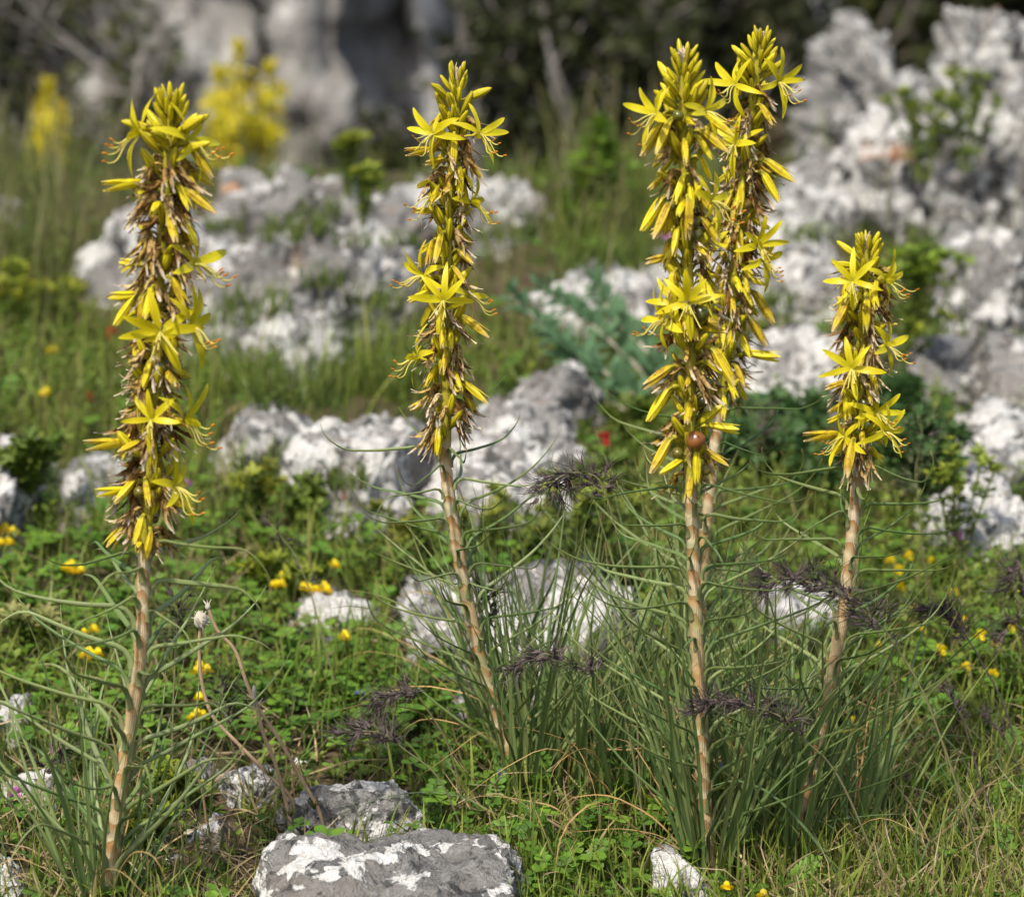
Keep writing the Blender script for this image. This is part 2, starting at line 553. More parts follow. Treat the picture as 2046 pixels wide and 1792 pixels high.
# ================================================================ GROUND
def axis(a0, a1, step, far):
    mid = np.arange(a0, a1, step)
    k = np.geomspace(0.05, far, 26)
    return np.concatenate([(a0 - k)[::-1], mid, a1 + k])
gx = axis(-1.0, 1.0, 0.014, 400)
gy = axis(1.6, 4.8, 0.014, 390)
GX, GY = np.meshgrid(gx, gy)
gz = H(GX.ravel(), GY.ravel())
gV = np.stack([GX.ravel(), GY.ravel(), gz], 1)
nx_, ny_ = len(gx), len(gy)
ii = (np.arange(ny_ - 1)[:, None] * nx_ + np.arange(nx_ - 1)[None, :]).ravel()
gF = np.concatenate([np.stack([ii, ii + 1, ii + nx_ + 1], 1), np.stack([ii, ii + nx_ + 1, ii + nx_], 1)])
ground = obj('ground', mesh_np('ground', gV, gF, M['soil']))
tag(ground, 'dark stony soil of the sloping limestone meadow', kind='structure')

# ================================================================ ROCKS
_ico = {}
def ico(sub):
    if sub not in _ico:
        bm = bmesh.new(); bmesh.ops.create_icosphere(bm, subdivisions=sub, radius=1.0)
        V = np.array([v.co[:] for v in bm.verts]); F = np.array([[v.index for v in f.verts] for f in bm.faces])
        bm.free(); _ico[sub] = (V / np.linalg.norm(V, axis=1)[:, None], F)
    return _ico[sub]

FOOT = []       # rock footprints, kept clear of plants
def rock_shape(name, c, rx, ry, rz, seed, sub=5, p=3.6, cuts=9, rough=1.0, mat='rock', strata=0.0, yaw=0.0, pits=1.0, foot=True):
    D, F = ico(sub)
    r = np.random.default_rng(seed)
    rr = (np.abs(D) ** p).sum(1) ** (-1 / p)
    P = D * rr[:, None]
    for _ in range(cuts):
        n = r.normal(size=3); n[2] = abs(n[2]) * 0.7; n /= np.linalg.norm(n)
        cc = r.uniform(0.66, 0.98)
        dd = np.maximum(0, P @ n - cc)
        P = P - n[None] * (dd * r.uniform(0.6, 0.95))[:, None]
    S = np.array([rx, ry, rz]); P = P * S
    size = (rx * ry * rz) ** (1 / 3)
    off = r.uniform(0, 90, 3)
    Nn = P / S ** 2; Nn /= np.linalg.norm(Nn, axis=1)[:, None]
    q = P / size
    d = 0.20 * fbm(q * 0.9 + off, 2) + 0.13 * fbm(q * 2.3 + off, 3) * rough
    rid = 1 - np.abs(fbm(q * 2.0 + off + 7, 4)) * 2.2            # ridged cracks
    d = d - 0.15 * rough * np.clip(rid - 0.55, 0, 1)
    hi = fbm(q * 7.5 + off, 4)
    d = d + 0.05 * hi * rough
    r2 = 1 - np.abs(fbm(q * 5.5 + off + 31, 3)) * 2.4
    d = d - 0.065 * rough * np.clip(r2 - 0.5, 0, 1)
    pk = perlin(P * 95 + off)                                     # solution pits, millimetres
    d = d * size - 0.0030 * pits * np.clip(pk, 0, 1) - 0.0018 * pits * perlin(P * 210 + off)
    if strata:
        d = d + strata * size * (perlin(np.stack([q[:, 0] * 4 + off[0], q[:, 1] * 3, q[:, 2] * 0.35], 1)) + 0.6 * perlin(np.stack([q[:, 0] * 9 + off[1], q[:, 1] * 7, q[:, 2] * 0.9], 1)))
    P = P + Nn * d[:, None]
    o = obj(name, mesh_np(name, P, F, M[mat]), None, None, Matrix.Translation(c) @ Matrix.Rotation(yaw, 4, 'Z'))
    if foot: FOOT.append((c[0], c[1], rx, ry, yaw))
    return o

_rs = [100]
def rock(u0, u1, v0, v1, h, label, mat='rock', sub=5, p=3.4, rough=1.0, cat='rock', group=None, name='limestone_rock', minry=0.02, **kw):
    """a rock whose foot shows at v1, whose top edge shows at v0 and whose top stands h above the ground"""
    _rs[0] += 1
    uc = (u0 + u1) / 2
    y1 = gp(uc, v1).y
    y2 = max(gp(uc, v0, h * 0.8).y, y1 + 2 * minry)
    cy = (y1 + y2) / 2; ry = (y2 - y1) / 2 * 1.2
    mid = at(uc, (v0 + v1) / 2, cy)
    rx = (u1 - u0) / 2 * cy / FU * 1.14
    rz = max(h * 1.15, 0.035)
    zc = H1(mid.x, cy) + h - rz * 0.93
    o = rock_shape(name, (mid.x, cy, zc), rx, ry, rz, kw.pop('seed', _rs[0]), sub, p, rough=rough, mat=mat, **kw)
    return tag(o, label, cat, group)

M['rock_chalk'] = mat_rock('limestone_chalk', 0.60, 0.30, 0.90, 0.0, 0.4, 1.0)
# front stones, sharp in the photograph
o = rock_shape('limestone_rock', (at(782, 1720, 1.915).x, 1.908, -0.006), 0.077, 0.058, 0.052, 33, 6, 6.5, 0, 0.60, 'rock_grey', pits=1.2)
tag(o, 'square grey block of limestone with white lichen patches', 'rock')
rock(1285, 1425, 1728, 1815, 0.022, 'small chalky white stone at the foot of the asphodel stem', 'rock_chalk', 5, seed=5)
rock(322, 470, 1475, 1580, 0.016, 'low white slab with dark blotches behind the curly-leaved asphodel', 'rock', 5, rough=1.2)
rock(430, 562, 1525, 1625, 0.018, 'flat white slab beside the anemone stalks', 'rock', 5, rough=1.2)
rock(385, 470, 1600, 1700, 0.012, 'narrow pale stone in the dry thatch', 'rock', 5)
rock(575, 850, 1572, 1680, 0.026, 'cream rounded stone behind the grey lichen block', 'rock', 6, rough=0.7, p=2.6)
rock(-40, 150, 1530, 1620, 0.020, 'whitish slab in the dry grass beside the pink flower', 'rock', 5)
rock(-40, 60, 1690, 1830, 0.020, 'little grey-white stone low in the dry thatch', 'rock', 5)
rock(0, 70, 1400, 1490, 0.02, 'weathered reddish-grey lump among the clover', 'rock_dark', 5)
# slabs of the middle distance
rock(-40, 85, 880, 1130, 0.055, 'pale limestone boulder at the meadow edge, yellow pea flowers at its foot', 'rock', 5, rough=1.1)
rock(125, 240, 880, 1070, 0.035, 'greyish-white stone half hidden by the brown flower spike', 'rock_dark', 5)
rock(420, 640, 818, 960, 0.040, 'whitened slab end with rust stains in the grass', 'rock', 5, rough=1.3)
rock(590, 900, 795, 1060, 0.050, 'broad white limestone slab spotted with dark lichen', 'rock', 6, rough=1.3)
rock(820, 1190, 790, 1090, 0.052, 'large bleached slab behind the slender asphodel spike', 'rock', 6, rough=1.3)
rock(985, 1200, 750, 880, 0.050, 'rust-topped end of the slab beside the grey-leaved plant', 'rock_warm', 5, rough=1.3)
rock(780, 1010, 1125, 1350, 0.030, 'white stone with dark hollows behind the asphodel stem', 'rock', 6, rough=1.4)
rock(930, 1310, 1110, 1350, 0.034, 'wide low white slab behind the blue-green leaf tufts', 'rock', 6, rough=1.3)
rock(890, 1130, 1300, 1450, 0.020, 'pale stone showing between the long asphodel leaves', 'rock', 5, rough=1.3)
rock(575, 770, 1165, 1290, 0.022, 'greyish low stone behind the yellow pea flowers', 'rock_dark', 5, rough=1.3)
rock(1490, 1690, 1150, 1300, 0.018, 'small pale stone behind the dark grass head', 'rock', 5)
rock(1560, 1690, 1240, 1300, 0.014, 'flat grey stone low in the grass', 'rock_dark', 5)
# back boulders on the rise
rock(165, 430, 400, 640, 0.080, 'rounded pale boulder behind the brown flower spike', 'rock_dark', 5)
rock(330, 800, 430, 740, 0.100, 'big fissured limestone boulder with green tufts in its cracks', 'rock_dark', 6, rough=1.3)
rock(395, 745, 345, 540, 0.080, 'rust-streaked top of the back outcrop', 'rock_warm', 6, rough=1.2)
rock(720, 1125, 350, 520, 0.070, 'long white crest of the back outcrop', 'rock', 6, rough=1.3)
rock(640, 870, 390, 580, 0.060, 'grey saddle between the rust-streaked top and the white crest', 'rock_dark', 5, rough=1.3)
rock(460, 720, 600, 780, 0.055, 'pale pitted stone low in front of the fissured boulder', 'rock', 5, rough=1.3)
rock(560, 800, 500, 650, 0.07, 'bright white shoulder of the fissured boulder', 'rock', 5, rough=1.2)
rock(-60, 45, 395, 480, 0.06, 'pale boulder beside the tall brown grass', 'rock_dark', 5)
rock(1100, 1340, 525, 680, 0.050, 'white rounded slab behind the paired flower spikes', 'rock', 6, rough=1.1)
rock(1300, 1500, 440, 620, 0.050, 'white ledge seen between the paired spikes', 'rock', 5)
rock(1470, 1745, 445, 640, 0.055, 'grey-white ledge below the jagged outcrop', 'rock', 6, rough=1.3)
rock(1450, 1760, 650, 820, 0.045, 'flat white ledge behind the short asphodel', 'rock', 6, rough=1.3)
rock(1540, 1660, 690, 800, 0.050, 'knobbly white stone on the ledge', 'rock', 5, rough=1.2)
rock(1720, 1965, 640, 810, 0.040, 'grey ledge stone beyond the short asphodel', 'rock_dark', 5, rough=1.3)
rock(1880, 2100, 475, 690, 0.075, 'grey-white boulder under the jagged outcrop', 'rock_dark', 6, rough=1.3)
rock(1950, 2120, 655, 850, 0.050, 'pale boulder with rust streak at the meadow edge', 'rock_warm', 5, rough=1.2)
rock(1890, 2100, 810, 980, 0.040, 'white bank stone spotted with dark lichen', 'rock', 5, rough=1.3)
rock(1865, 2100, 955, 1140, 0.040, 'bright white stone behind the yellow spurge heads', 'rock', 6, rough=1.3)
# jagged outcrop
rock(1640, 1880, 150, 420, 0.145, 'rugged grey boulder of the jagged outcrop', 'rock_warm', 6, rough=2.1, p=3.8)
rock(1780, 2160, 110, 400, 0.180, 'high pale shoulder of the jagged outcrop', 'rock_warm', 6, rough=2.1, p=3.8)
rock(1550, 1720, 320, 490, 0.075, 'upright grey stone at the foot of the jagged outcrop', 'rock_dark', 5, rough=1.4)
rock(1680, 1840, 265, 490, 0.110, 'split grey stone below the rugged boulder', 'rock_dark', 5, rough=2.0)
rock(1830, 1990, 345, 505, 0.095, 'dark-fissured stone at the outcrop foot', 'rock_dark', 5, rough=2.2)
rock(1960, 2140, 240, 500, 0.140, 'smooth white stone of the jagged outcrop', 'rock', 5, rough=1.0)
# beyond the gully
def far_rock(u0, u1, v0, v1, y, dy, label, mat='cliff', strata=0.12, name='cliff', cat='cliff', sub=6, rough=1.2, p=4.0, seed=None, zextra=0.0):
    _rs[0] += 1
    a, b = at((u0 + u1) / 2, v0, y), at((u0 + u1) / 2, v1, y)
    zt, zb = a.z + zextra, b.z
    rx = (u1 - u0) / 2 * y / FU
    o = rock_shape(name, (a.x, y + dy * 0.8, (zt + zb) / 2), rx, dy, (zt - zb) / 2, seed or _rs[0], sub, p, rough=rough, mat=mat, strata=strata, pits=0)
    return tag(o, label, cat)
far_rock(1560, 1690, -20, 260, 5.6, 0.16, 'upright grey rock beyond the gully, above the jagged outcrop', 'rock_dark', 0.05, 'limestone_rock', 'rock', 5)
far_rock(1655, 1755, 40, 250, 5.5, 0.12, 'small pale rock beyond the gully beside the upright one', 'rock_dark', 0.0, 'limestone_rock', 'rock', 5)
far_rock(1420, 1570, -60, 180, 6.1, 0.2, 'shadowed grey rock behind the dark evergreen bush', 'rock_dark', 0.05, 'limestone_rock', 'rock', 5)
far_rock(210, 560, -700, 760, 6.7, 0.40, 'grey cliff buttress behind the twin yellow spikes', zextra=0.2)
far_rock(490, 790, -900, 760, 6.6, 0.35, 'pale central cliff face streaked with vertical cracks', zextra=0.2)
far_rock(700, 1020, -800, 760, 6.85, 0.35, 'warm-stained cliff face beside the dark evergreen bush', 'cliff', 0.14, zextra=0.2)
far_rock(-900, 420, -900, 800, 7.5, 0.6, 'broad shaded cliff behind the grey bare bush', zextra=0.3)
far_rock(800, 1800, -900, 800, 7.5, 0.6, 'broad cliff behind the dark evergreen bush', zextra=0.3)
far_rock(1550, 2900, -800, 800, 7.8, 0.6, 'distant cliff behind the jagged outcrop', zextra=0.3)

def in_rock(x, y, k=0.9):
    m = np.zeros(len(x), bool)
    for cx, cy, rx, ry, yaw in FOOT:
        m |= ((np.abs(x - cx) / (rx * k)) ** 2.6 + (np.abs(y - cy) / (ry * k)) ** 2.6) < 1
    return m

# ================================================================ ASPHODELS
def petal_mesh(k):
    """tepal along +Y, front face +Z, unit length"""
    b = MB(); rec = (0.10, 0.30, 0.48, 0.20)[k]; tw = (0.1, -0.35, 0.25, 0.5)[k]; wid = (0.100, 0.108, 0.094, 0.112)[k]
    P = []
    n = 9
    for i in range(n):
        t = i / (n - 1)
        w = wid * (0.22 + 0.78 * math.sin(PI * min(1, t * 0.93 + 0.06)) ** 0.75) if t < 0.97 else 0.012
        if t < 0.12: w *= 0.75
        z0 = 0.16 * math.sin(t * 1.9) - rec * t * t * 1.1
        row = []
        for j in range(5):
            s = (j - 2) / 2
            a = tw * t
            x, zz = s * w * math.cos(a), s * w * math.sin(a)
            row.append((x, t * (1 - 0.05 * rec), z0 + zz + 0.10 * abs(s) ** 1.5 * w + 0.012 * math.sin(9 * t + k) * s))
        P.append(row)
    return b.grid(P).mesh('petal', M['petal'])
PETAL = [petal_mesh(k) for k in range(4)]

def stamen_mesh(k):
    """filament leaving along +Z (flower front), sagging to -Y then curling up; unit = tepal length"""
    b = MB(); L = (0.72, 0.86, 0.98, 1.1)[k]; s = (0.9, 1.05, 1.2, 1.25)[k]
    P = []; p = Vector((0, 0, 0)); a = -0.25
    for i in range(11):
        P.append(p.copy())
        t = i / 10
        a = -0.5 - 0.75 * math.sin(t * 2.6) * s + max(0, t - 0.55) * 3.8
        p = p + Vector((0.03 * (k - 1.5) * t, math.sin(a), math.cos(a))) * (L / 10)
    b.tube(P, [0.025 - 0.011 * i / 10 for i in range(11)], 4)
    return b.mesh('stamen', M['filament']), P[-1], (P[-1] - P[-3]).normalized()
STAMEN = [stamen_mesh(k) for k in range(4)]
ANTHER = MB().ball((0, 0, 0), 0.042, 6, 4, (0.6, 0.6, 1.8)).mesh('anther', M['anther'])

def bud_mesh(k):
    b = MB(); P = []; n = 11; bend = (0.0, 0.25, -0.15)[k]; fat = (0.112, 0.10, 0.125)[k]
    for i in range(n):
        t = i / (n - 1)
        if t < 0.22: r = 0.036 + 0.015 * t
        else:
            q = (t - 0.22) / 0.78
            r = 0.04 + (fat - 0.04) * math.sin(PI * min(1, q ** 0.85)) ** 0.7 if q < 0.99 else 0.012
            if q > 0.5: r *= 1 - 0.35 * (q - 0.5)
        row = []
        for j in range(12):
            a = 2 * PI * j / 12
            rr = r * (1 + (0.07 if j % 2 else -0.05) * (t > 0.25))
            row.append((math.cos(a) * rr, math.sin(a) * rr + bend * t * t * 0.3, t))
        P.append(row)
    return b.grid(P, True).mesh('bud', M['bud'])
BUD = [bud_mesh(k) for k in range(3)]

def closed_mesh(k):
    """spent flower on a short stalk: leaves along +Z (outwards), hangs to -Y; unit length"""
    r = random.Random(50 + k); b = MB()
    droop = (1.35, 1.75, 0.95, 1.95, 1.55, 0.45)[k]
    path, dirs = [], []; p = Vector((0, 0, 0)); a = 0.35
    for i in range(12):
        t = i / 11
        a = 0.35 - (0.35 + droop) * min(1, t / 0.38) ** 1.2
        d = Vector((0, math.sin(a), math.cos(a)))
        path.append(p.copy()); dirs.append(d); p = p + d * (1 / 11)
    b.tube(path[:4], [0.03, 0.03, 0.035, 0.05], 6, (0, 0.15))
    for m in range(5):
        ph = 2 * PI * m / 5 + r.uniform(-0.3, 0.3); sp = r.uniform(-0.02, 0.075); le = r.uniform(0.86, 1.0); rows = []
        for i in range(3, 12):
            t = (i - 3) / 8
            o = path[3].lerp(path[i], le)
            N = Vector((1, 0, 0)); Q = dirs[i].cross(N)
            rad = 0.030 + 0.045 * math.sin(PI * min(1, t * 0.92)) ** 0.8 + sp * t * t
            w = 0.066 * math.sin(PI * min(0.97, t * 0.85 + 0.14)) ** 0.7
            c = o + (N * math.cos(ph) + Q * math.sin(ph)) * rad
            tg = (-N * math.sin(ph) + Q * math.cos(ph))
            rd = (N * math.cos(ph) + Q * math.sin(ph))
            rows.append([c - tg * w - rd * w * 0.35, c, c + tg * w - rd * w * 0.35])
        b.grid(rows)
    b2 = b.mesh('spent_flower', M['closed'])
    return b2
CLOSED = [closed_mesh(k) for k in range(6)]

def withered_mesh(k):
    r = random.Random(90 + k); b = MB()
    b.tube([(0, 0, 0), (0, 0.05, 0.1), (0, 0.03, 0.2), (0, -0.03, 0.28)], [0.035, 0.03, 0.035, 0.05], 5, (0, 0.3))
    # papery bract at the foot
    b.grid([[(-0.10 + 0.03 * j, 0.0, 0.0 + 0.02 * i) if False else ((j - 1) * 0.075 * (1 - i / 3), -0.05 + 0.01 * i, 0.02 + 0.10 * i) for j in range(3)] for i in range(4)])
    for m in range(5):
        p = Vector((r.uniform(-.03, .03), -0.03, 0.26)); a = r.uniform(-2.1, -1.15); az = r.uniform(-0.5, 0.5); tw = r.uniform(0, 6); dtw = r.uniform(-5, 5)
        L = r.uniform(0.45, 0.95); c = r.uniform(-0.7, 1.3); rows = []
        for i in range(8):
            t = i / 7
            d = Vector((math.sin(az) * math.cos(a), math.sin(a), math.cos(az) * math.cos(a)))
            s = Vector((math.cos(tw), 0.3 * math.sin(tw), math.sin(tw)))
            s = (s - d * s.dot(d)).normalized()
            w = 0.066 * (1 - 0.7 * t) + 0.012 * math.sin(9 * t + m)
            nn = d.cross(s)
            rows.append([p - s * w, p + nn * w * 0.7, p + s * w])
            p = p + d * (L / 7); a += c / 7; tw += dtw / 7; az += r.uniform(-0.25, 0.25)
        b.grid(rows)
    return b.mesh('withered_flower', M['withered'])
WITHERED = [withered_mesh(k) for k in range(8)]

def fruit_mesh():
    b = MB()
    b.tube([(0, 0, 0), (0, 0.02, 0.5), (0, 0, 1.1)], [0.12, 0.11, 0.16], 6)
    o = len(b.V)
    b.ball((0, 0, 1.75), 0.80, 18, 12)
    for i in range(o, len(b.V)):
        x, y, z = b.V[i]; a = math.atan2(y, x); k = 1 + 0.05 * math.cos(3 * a)
        b.V[i] = (x * k, y * k, z)
    b.tube([(0, 0, 2.5), (0.02, 0, 2.7), (0.06, 0, 2.85)], [0.06, 0.04, 0.02], 5)
    return b.mesh('fruit', M['fruit'])
FRUIT = fruit_mesh()
M['fruit_brown'] = simple('fruit_brown', (0.19, 0.070, 0.016), 0.3, 0.5, 0, 0.05, 0.8)
FRUIT_BROWN = fruit_mesh(); FRUIT_BROWN.materials[0] = M['fruit_brown']

def leaf_tube(pts, w, roll=None):
    """narrow channelled leaf blade"""
    b = MB(); n = len(pts); rows = []
    roll = U(-0.4, 0.4) if roll is None else roll
    dr = U(-1.2, 1.2)
    h = pts[-1] - pts[0]; S = Vector((0, 0, 1)).cross(Vector((h.x, h.y, 0.0)))
    S = S.normalized() if S.length > 1e-6 else Vector((1, 0, 0))
    for i, p in enumerate(pts):
        t = i / (n - 1)
        T = (pts[min(i + 1, n - 1)] - pts[max(i - 1, 0)]).normalized()
        S = (S - T * S.dot(T)).normalized(); N = S.cross(T)
        a = roll + dr * t
        X = S * math.cos(a) + N * math.sin(a); Z = N * math.cos(a) - S * math.sin(a)
        r = w * (1.25 if t < 0.06 else 1.0 if t < 0.3 else max(0.07, (1 - (t - 0.3) / 0.7) ** 0.7))
        rows.append([p - X * r + Z * r * 0.35, p - X * r * 0.45 - Z * r * 0.25, p + X * r * 0.45 - Z * r * 0.25, p + X * r + Z * r * 0.35])
    return b.grid(rows).mesh('leaf', M['leaf'])

def wire_leaf(pts, w):
    n = len(pts)
    rad = [w * (1.5 if i == 0 else 1.0 if i < n * 0.3 else max(0.12, (1 - (i / (n - 1) - 0.3) / 0.7) ** 0.7)) for i in range(n)]
    return MB().tube(pts, rad, 6, flat=0.6).mesh('leaf', M['leaf'])

def leaf_path(o, az, phis, L, n=15, drift=0.0, wob=0.06):
    """phis: angle from vertical at evenly spaced stations"""
    pts = [o.copy()]; p = o.copy(); k = len(phis) - 1; a = az
    for i in range(n):
        x = (i + 0.5) / n * k; j = min(int(x), k - 1); f = x - j; f = f * f * (3 - 2 * f)
        ph = phis[j] * (1 - f) + phis[j + 1] * f
        a += drift / n + U(-wob, wob)
        p = p + Vector((math.sin(ph) * math.sin(a), -math.sin(ph) * math.cos(a), math.cos(ph))) * (L / n)
        pts.append(p.copy())
    return pts

def build_flower(parent, c, nrm, foot, size, stamens=5, parts=True, spread=1.0, down=True):
    """an open star: tepals fan upwards, the sixth hangs; foot = where its stalk leaves the stem"""
    mw = frame(c, nrm, Vector((0, 0, 1)), size, U(-0.12, 0.12))
    inv = mw.inverted()
    f = inv @ foot
    b = MB()
    b.tube(catmull([f, f.lerp(Vector((0, 0, -0.30)), 0.55) + Vector((0, 0.10, 0)), Vector((0, 0, -0.22)), Vector((0, 0, 0.02))], 8),
           [0.035] * 6 + [0.06, 0.075, 0.06], 6, (0, 0.1))
    fl = obj('flower', b.mesh('flower', M['filament_stalk']), None, parent, mw)
    angs = [92, 142, 186, 40, -4, -84]
    for i, a in enumerate(angs):
        a = R(a + U(-15, 15))
        el = U(-0.25, 0.6) * spread
        if i == 5: el = U(-0.1, 0.5)
        # local frame: Y of the petal points out at angle a, tipped towards the front by el
        yv = Vector((math.cos(a) * math.cos(el), math.sin(a) * math.cos(el), math.sin(el)))
        zv = Vector((-math.cos(a) * math.sin(el), -math.sin(a) * math.sin(el), math.cos(el)))
        xv = yv.cross(zv)
        pm = Matrix((xv, yv, zv)).transposed().to_4x4()
        obj('petal', PETAL[random.randrange(4)], None, fl, mw @ Matrix.Translation((0, 0, 0.02)) @ pm @ Matrix.Scale(U(0.9, 1.08), 4))
    for i in range(stamens):
        me, tip, td = STAMEN[i % 4]
        sm = mw @ Matrix.Translation((0, -0.02, 0.03)) @ Matrix.Rotation(U(-0.55, 0.55), 4, 'Z') @ Matrix.Rotation(U(-0.35, 0.2), 4, 'X')
        obj('stamen', me, None, fl, sm)
        obj('anther', ANTHER, None, fl, sm @ frame(tip, td))
    return fl
M['filament_stalk'] = simple('flower_stalk', (0.50, 0.43, 0.035), 0.5, 0.25, 0.15, 0.12)

def axis_at(A, v):
    """A: list of (v, Vector) samples along the stem, top last"""
    for (v0, p0), (v1, p1) in zip(A, A[1:]):
        if v1 <= v <= v0:
            return p0.lerp(p1, (v0 - v) / max(1e-6, v0 - v1))
    return A[-1][1].copy() if v < A[-1][0] else A[0][1].copy()

def asphodel(label, px, spike_v, flowers, mix, y0=None, nodes=120, leaves=46, basal=40, lw=0.0016, curl=0.0, basal_len=(0.12, 0.24),
             group='yellow asphodels in flower', stemr=(0.0045, 0.0037, 0.0027), fs=1.0, detail=True, dens=1.0, extra=(), leafmul=1.0, dry=6):
    base_g = gp(px[0][0], px[0][1]) if y0 is None else None
    y = base_g.y if y0 is None else y0
    wp = [at(u, v, y) for u, v in px]
    base = wp[0].copy(); base.z = min(base.z, H1(base.x, base.y))
    root = thing('yellow_asphodel', label, 'asphodel', base, group)
    C = catmull([base + Vector((0, 0, -0.012))] + wp, 150)
    A = [(proj(p.x, p.y, p.z)[1], p) for p in C]
    # arc lengths
    arc = [0.0]
    for a, b in zip(C, C[1:]): arc.append(arc[-1] + (b - a).length)
    tot = arc[-1]
    isp = min(range(len(C)), key=lambda i: abs(A[i][0] - spike_v)); ssp = arc[isp]
    # ---- stem with spiral leaf bases
    V, F, UVs, G = [], [], [], []
    sd = 12; pts = catmull(C, 420); n = len(pts)
    al = 0.0
    for i, p in enumerate(pts):
        t = (pts[min(i + 1, n - 1)] - pts[max(i - 1, 0)]).normalized()
        if i: al += (p - pts[i - 1]).length
        X = t.cross(Vector((0, 1, 0))).normalized(); Y = t.cross(X)
        f = al / tot
        r = stemr[0] + (stemr[1] - stemr[0]) * min(1, f * 2) if f < 0.5 else stemr[1] + (stemr[2] - stemr[1]) * (f - 0.5) * 2
        g = min(1, max(0, (al - ssp + 0.006) / 0.012))
        if f > 0.96: r *= max(0.25, 1 - (f - 0.96) * 18)
        for j in range(sd + 1):
            a = 2 * PI * j / sd
            fr = (al / 0.0135 + j / sd) % 1.0
            k = r * (1 + (1 - g) * (0.20 * fr - 0.08))
            V.append(tuple(p + X * (math.cos(a) * k) + Y * (math.sin(a) * k) - base)); UVs.append((j / sd, al)); G.append(g)
    m_ = sd + 1
    for i in range(n - 1):
        for j in range(sd):
            a = i * m_ + j
            F += [(a, a + 1, a + 1 + m_), (a, a + 1 + m_, a + m_)]
    me = mesh_np('stem', V, F, M['stem'], UVs)
    ga = me.attributes.new('green', 'FLOAT', 'POINT'); ga.data.foreach_set('value', np.array(G, np.float32))
    obj('stem', me, None, root, Matrix.Translation(base))
    def on_axis(s):
        i = min(range(len(arc)), key=lambda q: abs(arc[q] - s)); i = max(1, min(i, len(C) - 1))
        f = (s - arc[i - 1]) / max(1e-6, arc[i] - arc[i - 1])
        return C[i - 1].lerp(C[i], min(1, max(0, f)))
    # ---- hand-placed open flowers and hanging ones
    taken = []
    for fl in flowers:
        u, v, az = fl[:3]; size = fl[3] if len(fl) > 3 else 0.026 * fs
        ax = axis_at(A, v); a = R(az)
        du = (at(u, v, y).x - ax.x)
        r_ = min(0.040, max(0.014, du / math.sin(a))) if abs(math.sin(a)) > 0.25 else 0.021
        c = at(u, v, y - r_ * math.cos(a))
        nrm = Vector((math.sin(a), -math.cos(a), 0.28)).normalized()
        foot = axis_at(A, v + 25)
        build_flower(root, c, nrm, foot, size, spread=U(0.9, 1.3))
        taken.append(c)
    for (u, v, az, kind, size) in extra:
        ax = axis_at(A, v); a = R(az)
        d = Vector((math.sin(a), -math.cos(a), 0))
        foot = ax + d * 0.003
        if kind == 'fruit':
            obj('fruit', FRUIT_BROWN if size > 0.007 else FRUIT, None, root, frame(foot, d + Vector((0, 0, 0.7)), Vector((0, 0, 1)), size))
        else:
            me_ = CLOSED[kind]
            obj('spent_flower', me_, None, root, frame(foot, d + Vector((0, 0, 0.35)), Vector((0, 0, 1)), size))
    # ---- spike
    pw, pc, pb, pf = mix
    ga_ = R(137.508)
    for i in range(nodes):
        t = (i + 0.5) / nodes
        s = ssp + (tot - ssp) * (t ** 0.93)
        az = i * ga_ + U(-0.25, 0.25)
        p = on_axis(s); d = Vector((math.sin(az), -math.cos(az), 0))
        foot = p + d * 0.0026
        if t > 0.87:
            q = (t - 0.87) / 0.13
            el = R(40 - 24 * q + U(-9, 9)); L = (0.0225 - 0.009 * q) * U(0.88, 1.1) * fs
            if q < 0.5 and random.random() < 0.25: el = R(U(45, 75)); L = 0.026 * fs
            z = d * math.sin(el) + Vector((0, 0, math.cos(el)))
            obj('bud', BUD[i % 3], None, root, frame(foot, z, d, L))
            continue
        r = random.random()
        tw = U(-0.5, 0.5)
        if r < pw:
            z = d + Vector((0, 0, U(0.1, 0.9)))
            obj('withered_flower', WITHERED[random.randrange(8)], None, root, frame(foot, z, Vector((0, 0, 1)), U(0.021, 0.031) * (0.5 + 0.5 * fs), tw))
        elif r < pw + pc:
            z = d + Vector((0, 0, U(0.2, 1.3)))
            obj('spent_flower', CLOSED[random.randrange(5)], None, root, frame(foot, z, Vector((0, 0, 1)), U(0.025, 0.032) * fs, tw * 0.6))
        elif r < pw + pc + pb:
            el = R(U(18, 50))
            z = d * math.sin(el) + Vector((0, 0, math.cos(el)))
            obj('bud', BUD[i % 3], None, root, frame(foot, z, d, U(0.019, 0.027) * fs))
        else:
            el = R(U(40, 75))
            z = d * math.sin(el) + Vector((0, 0, math.cos(el)))
            obj('fruit', FRUIT, None, root, frame(foot, z, Vector((0, 0, 1)), U(0.0028, 0.0052)))
    # tuft of papery hairs at the tip
    b = MB(); tip = C[-1]
    for i in range(14):
        a = U(0, 6.28); q = U(0.1, 0.9); e = Vector((math.sin(a) * q, math.cos(a) * q, 1)).normalized() * U(0.004, 0.009)
        b.tube([(0, 0, -0.004), e * 0.6, e + Vector((U(-.003, .003), U(-.003, .003), 0))], [0.0007, 0.0005, 0.0002], 3)
    obj('tip_hairs', b.mesh('tip_hairs', M['tuft']), None, root, Matrix.Translation(tip))
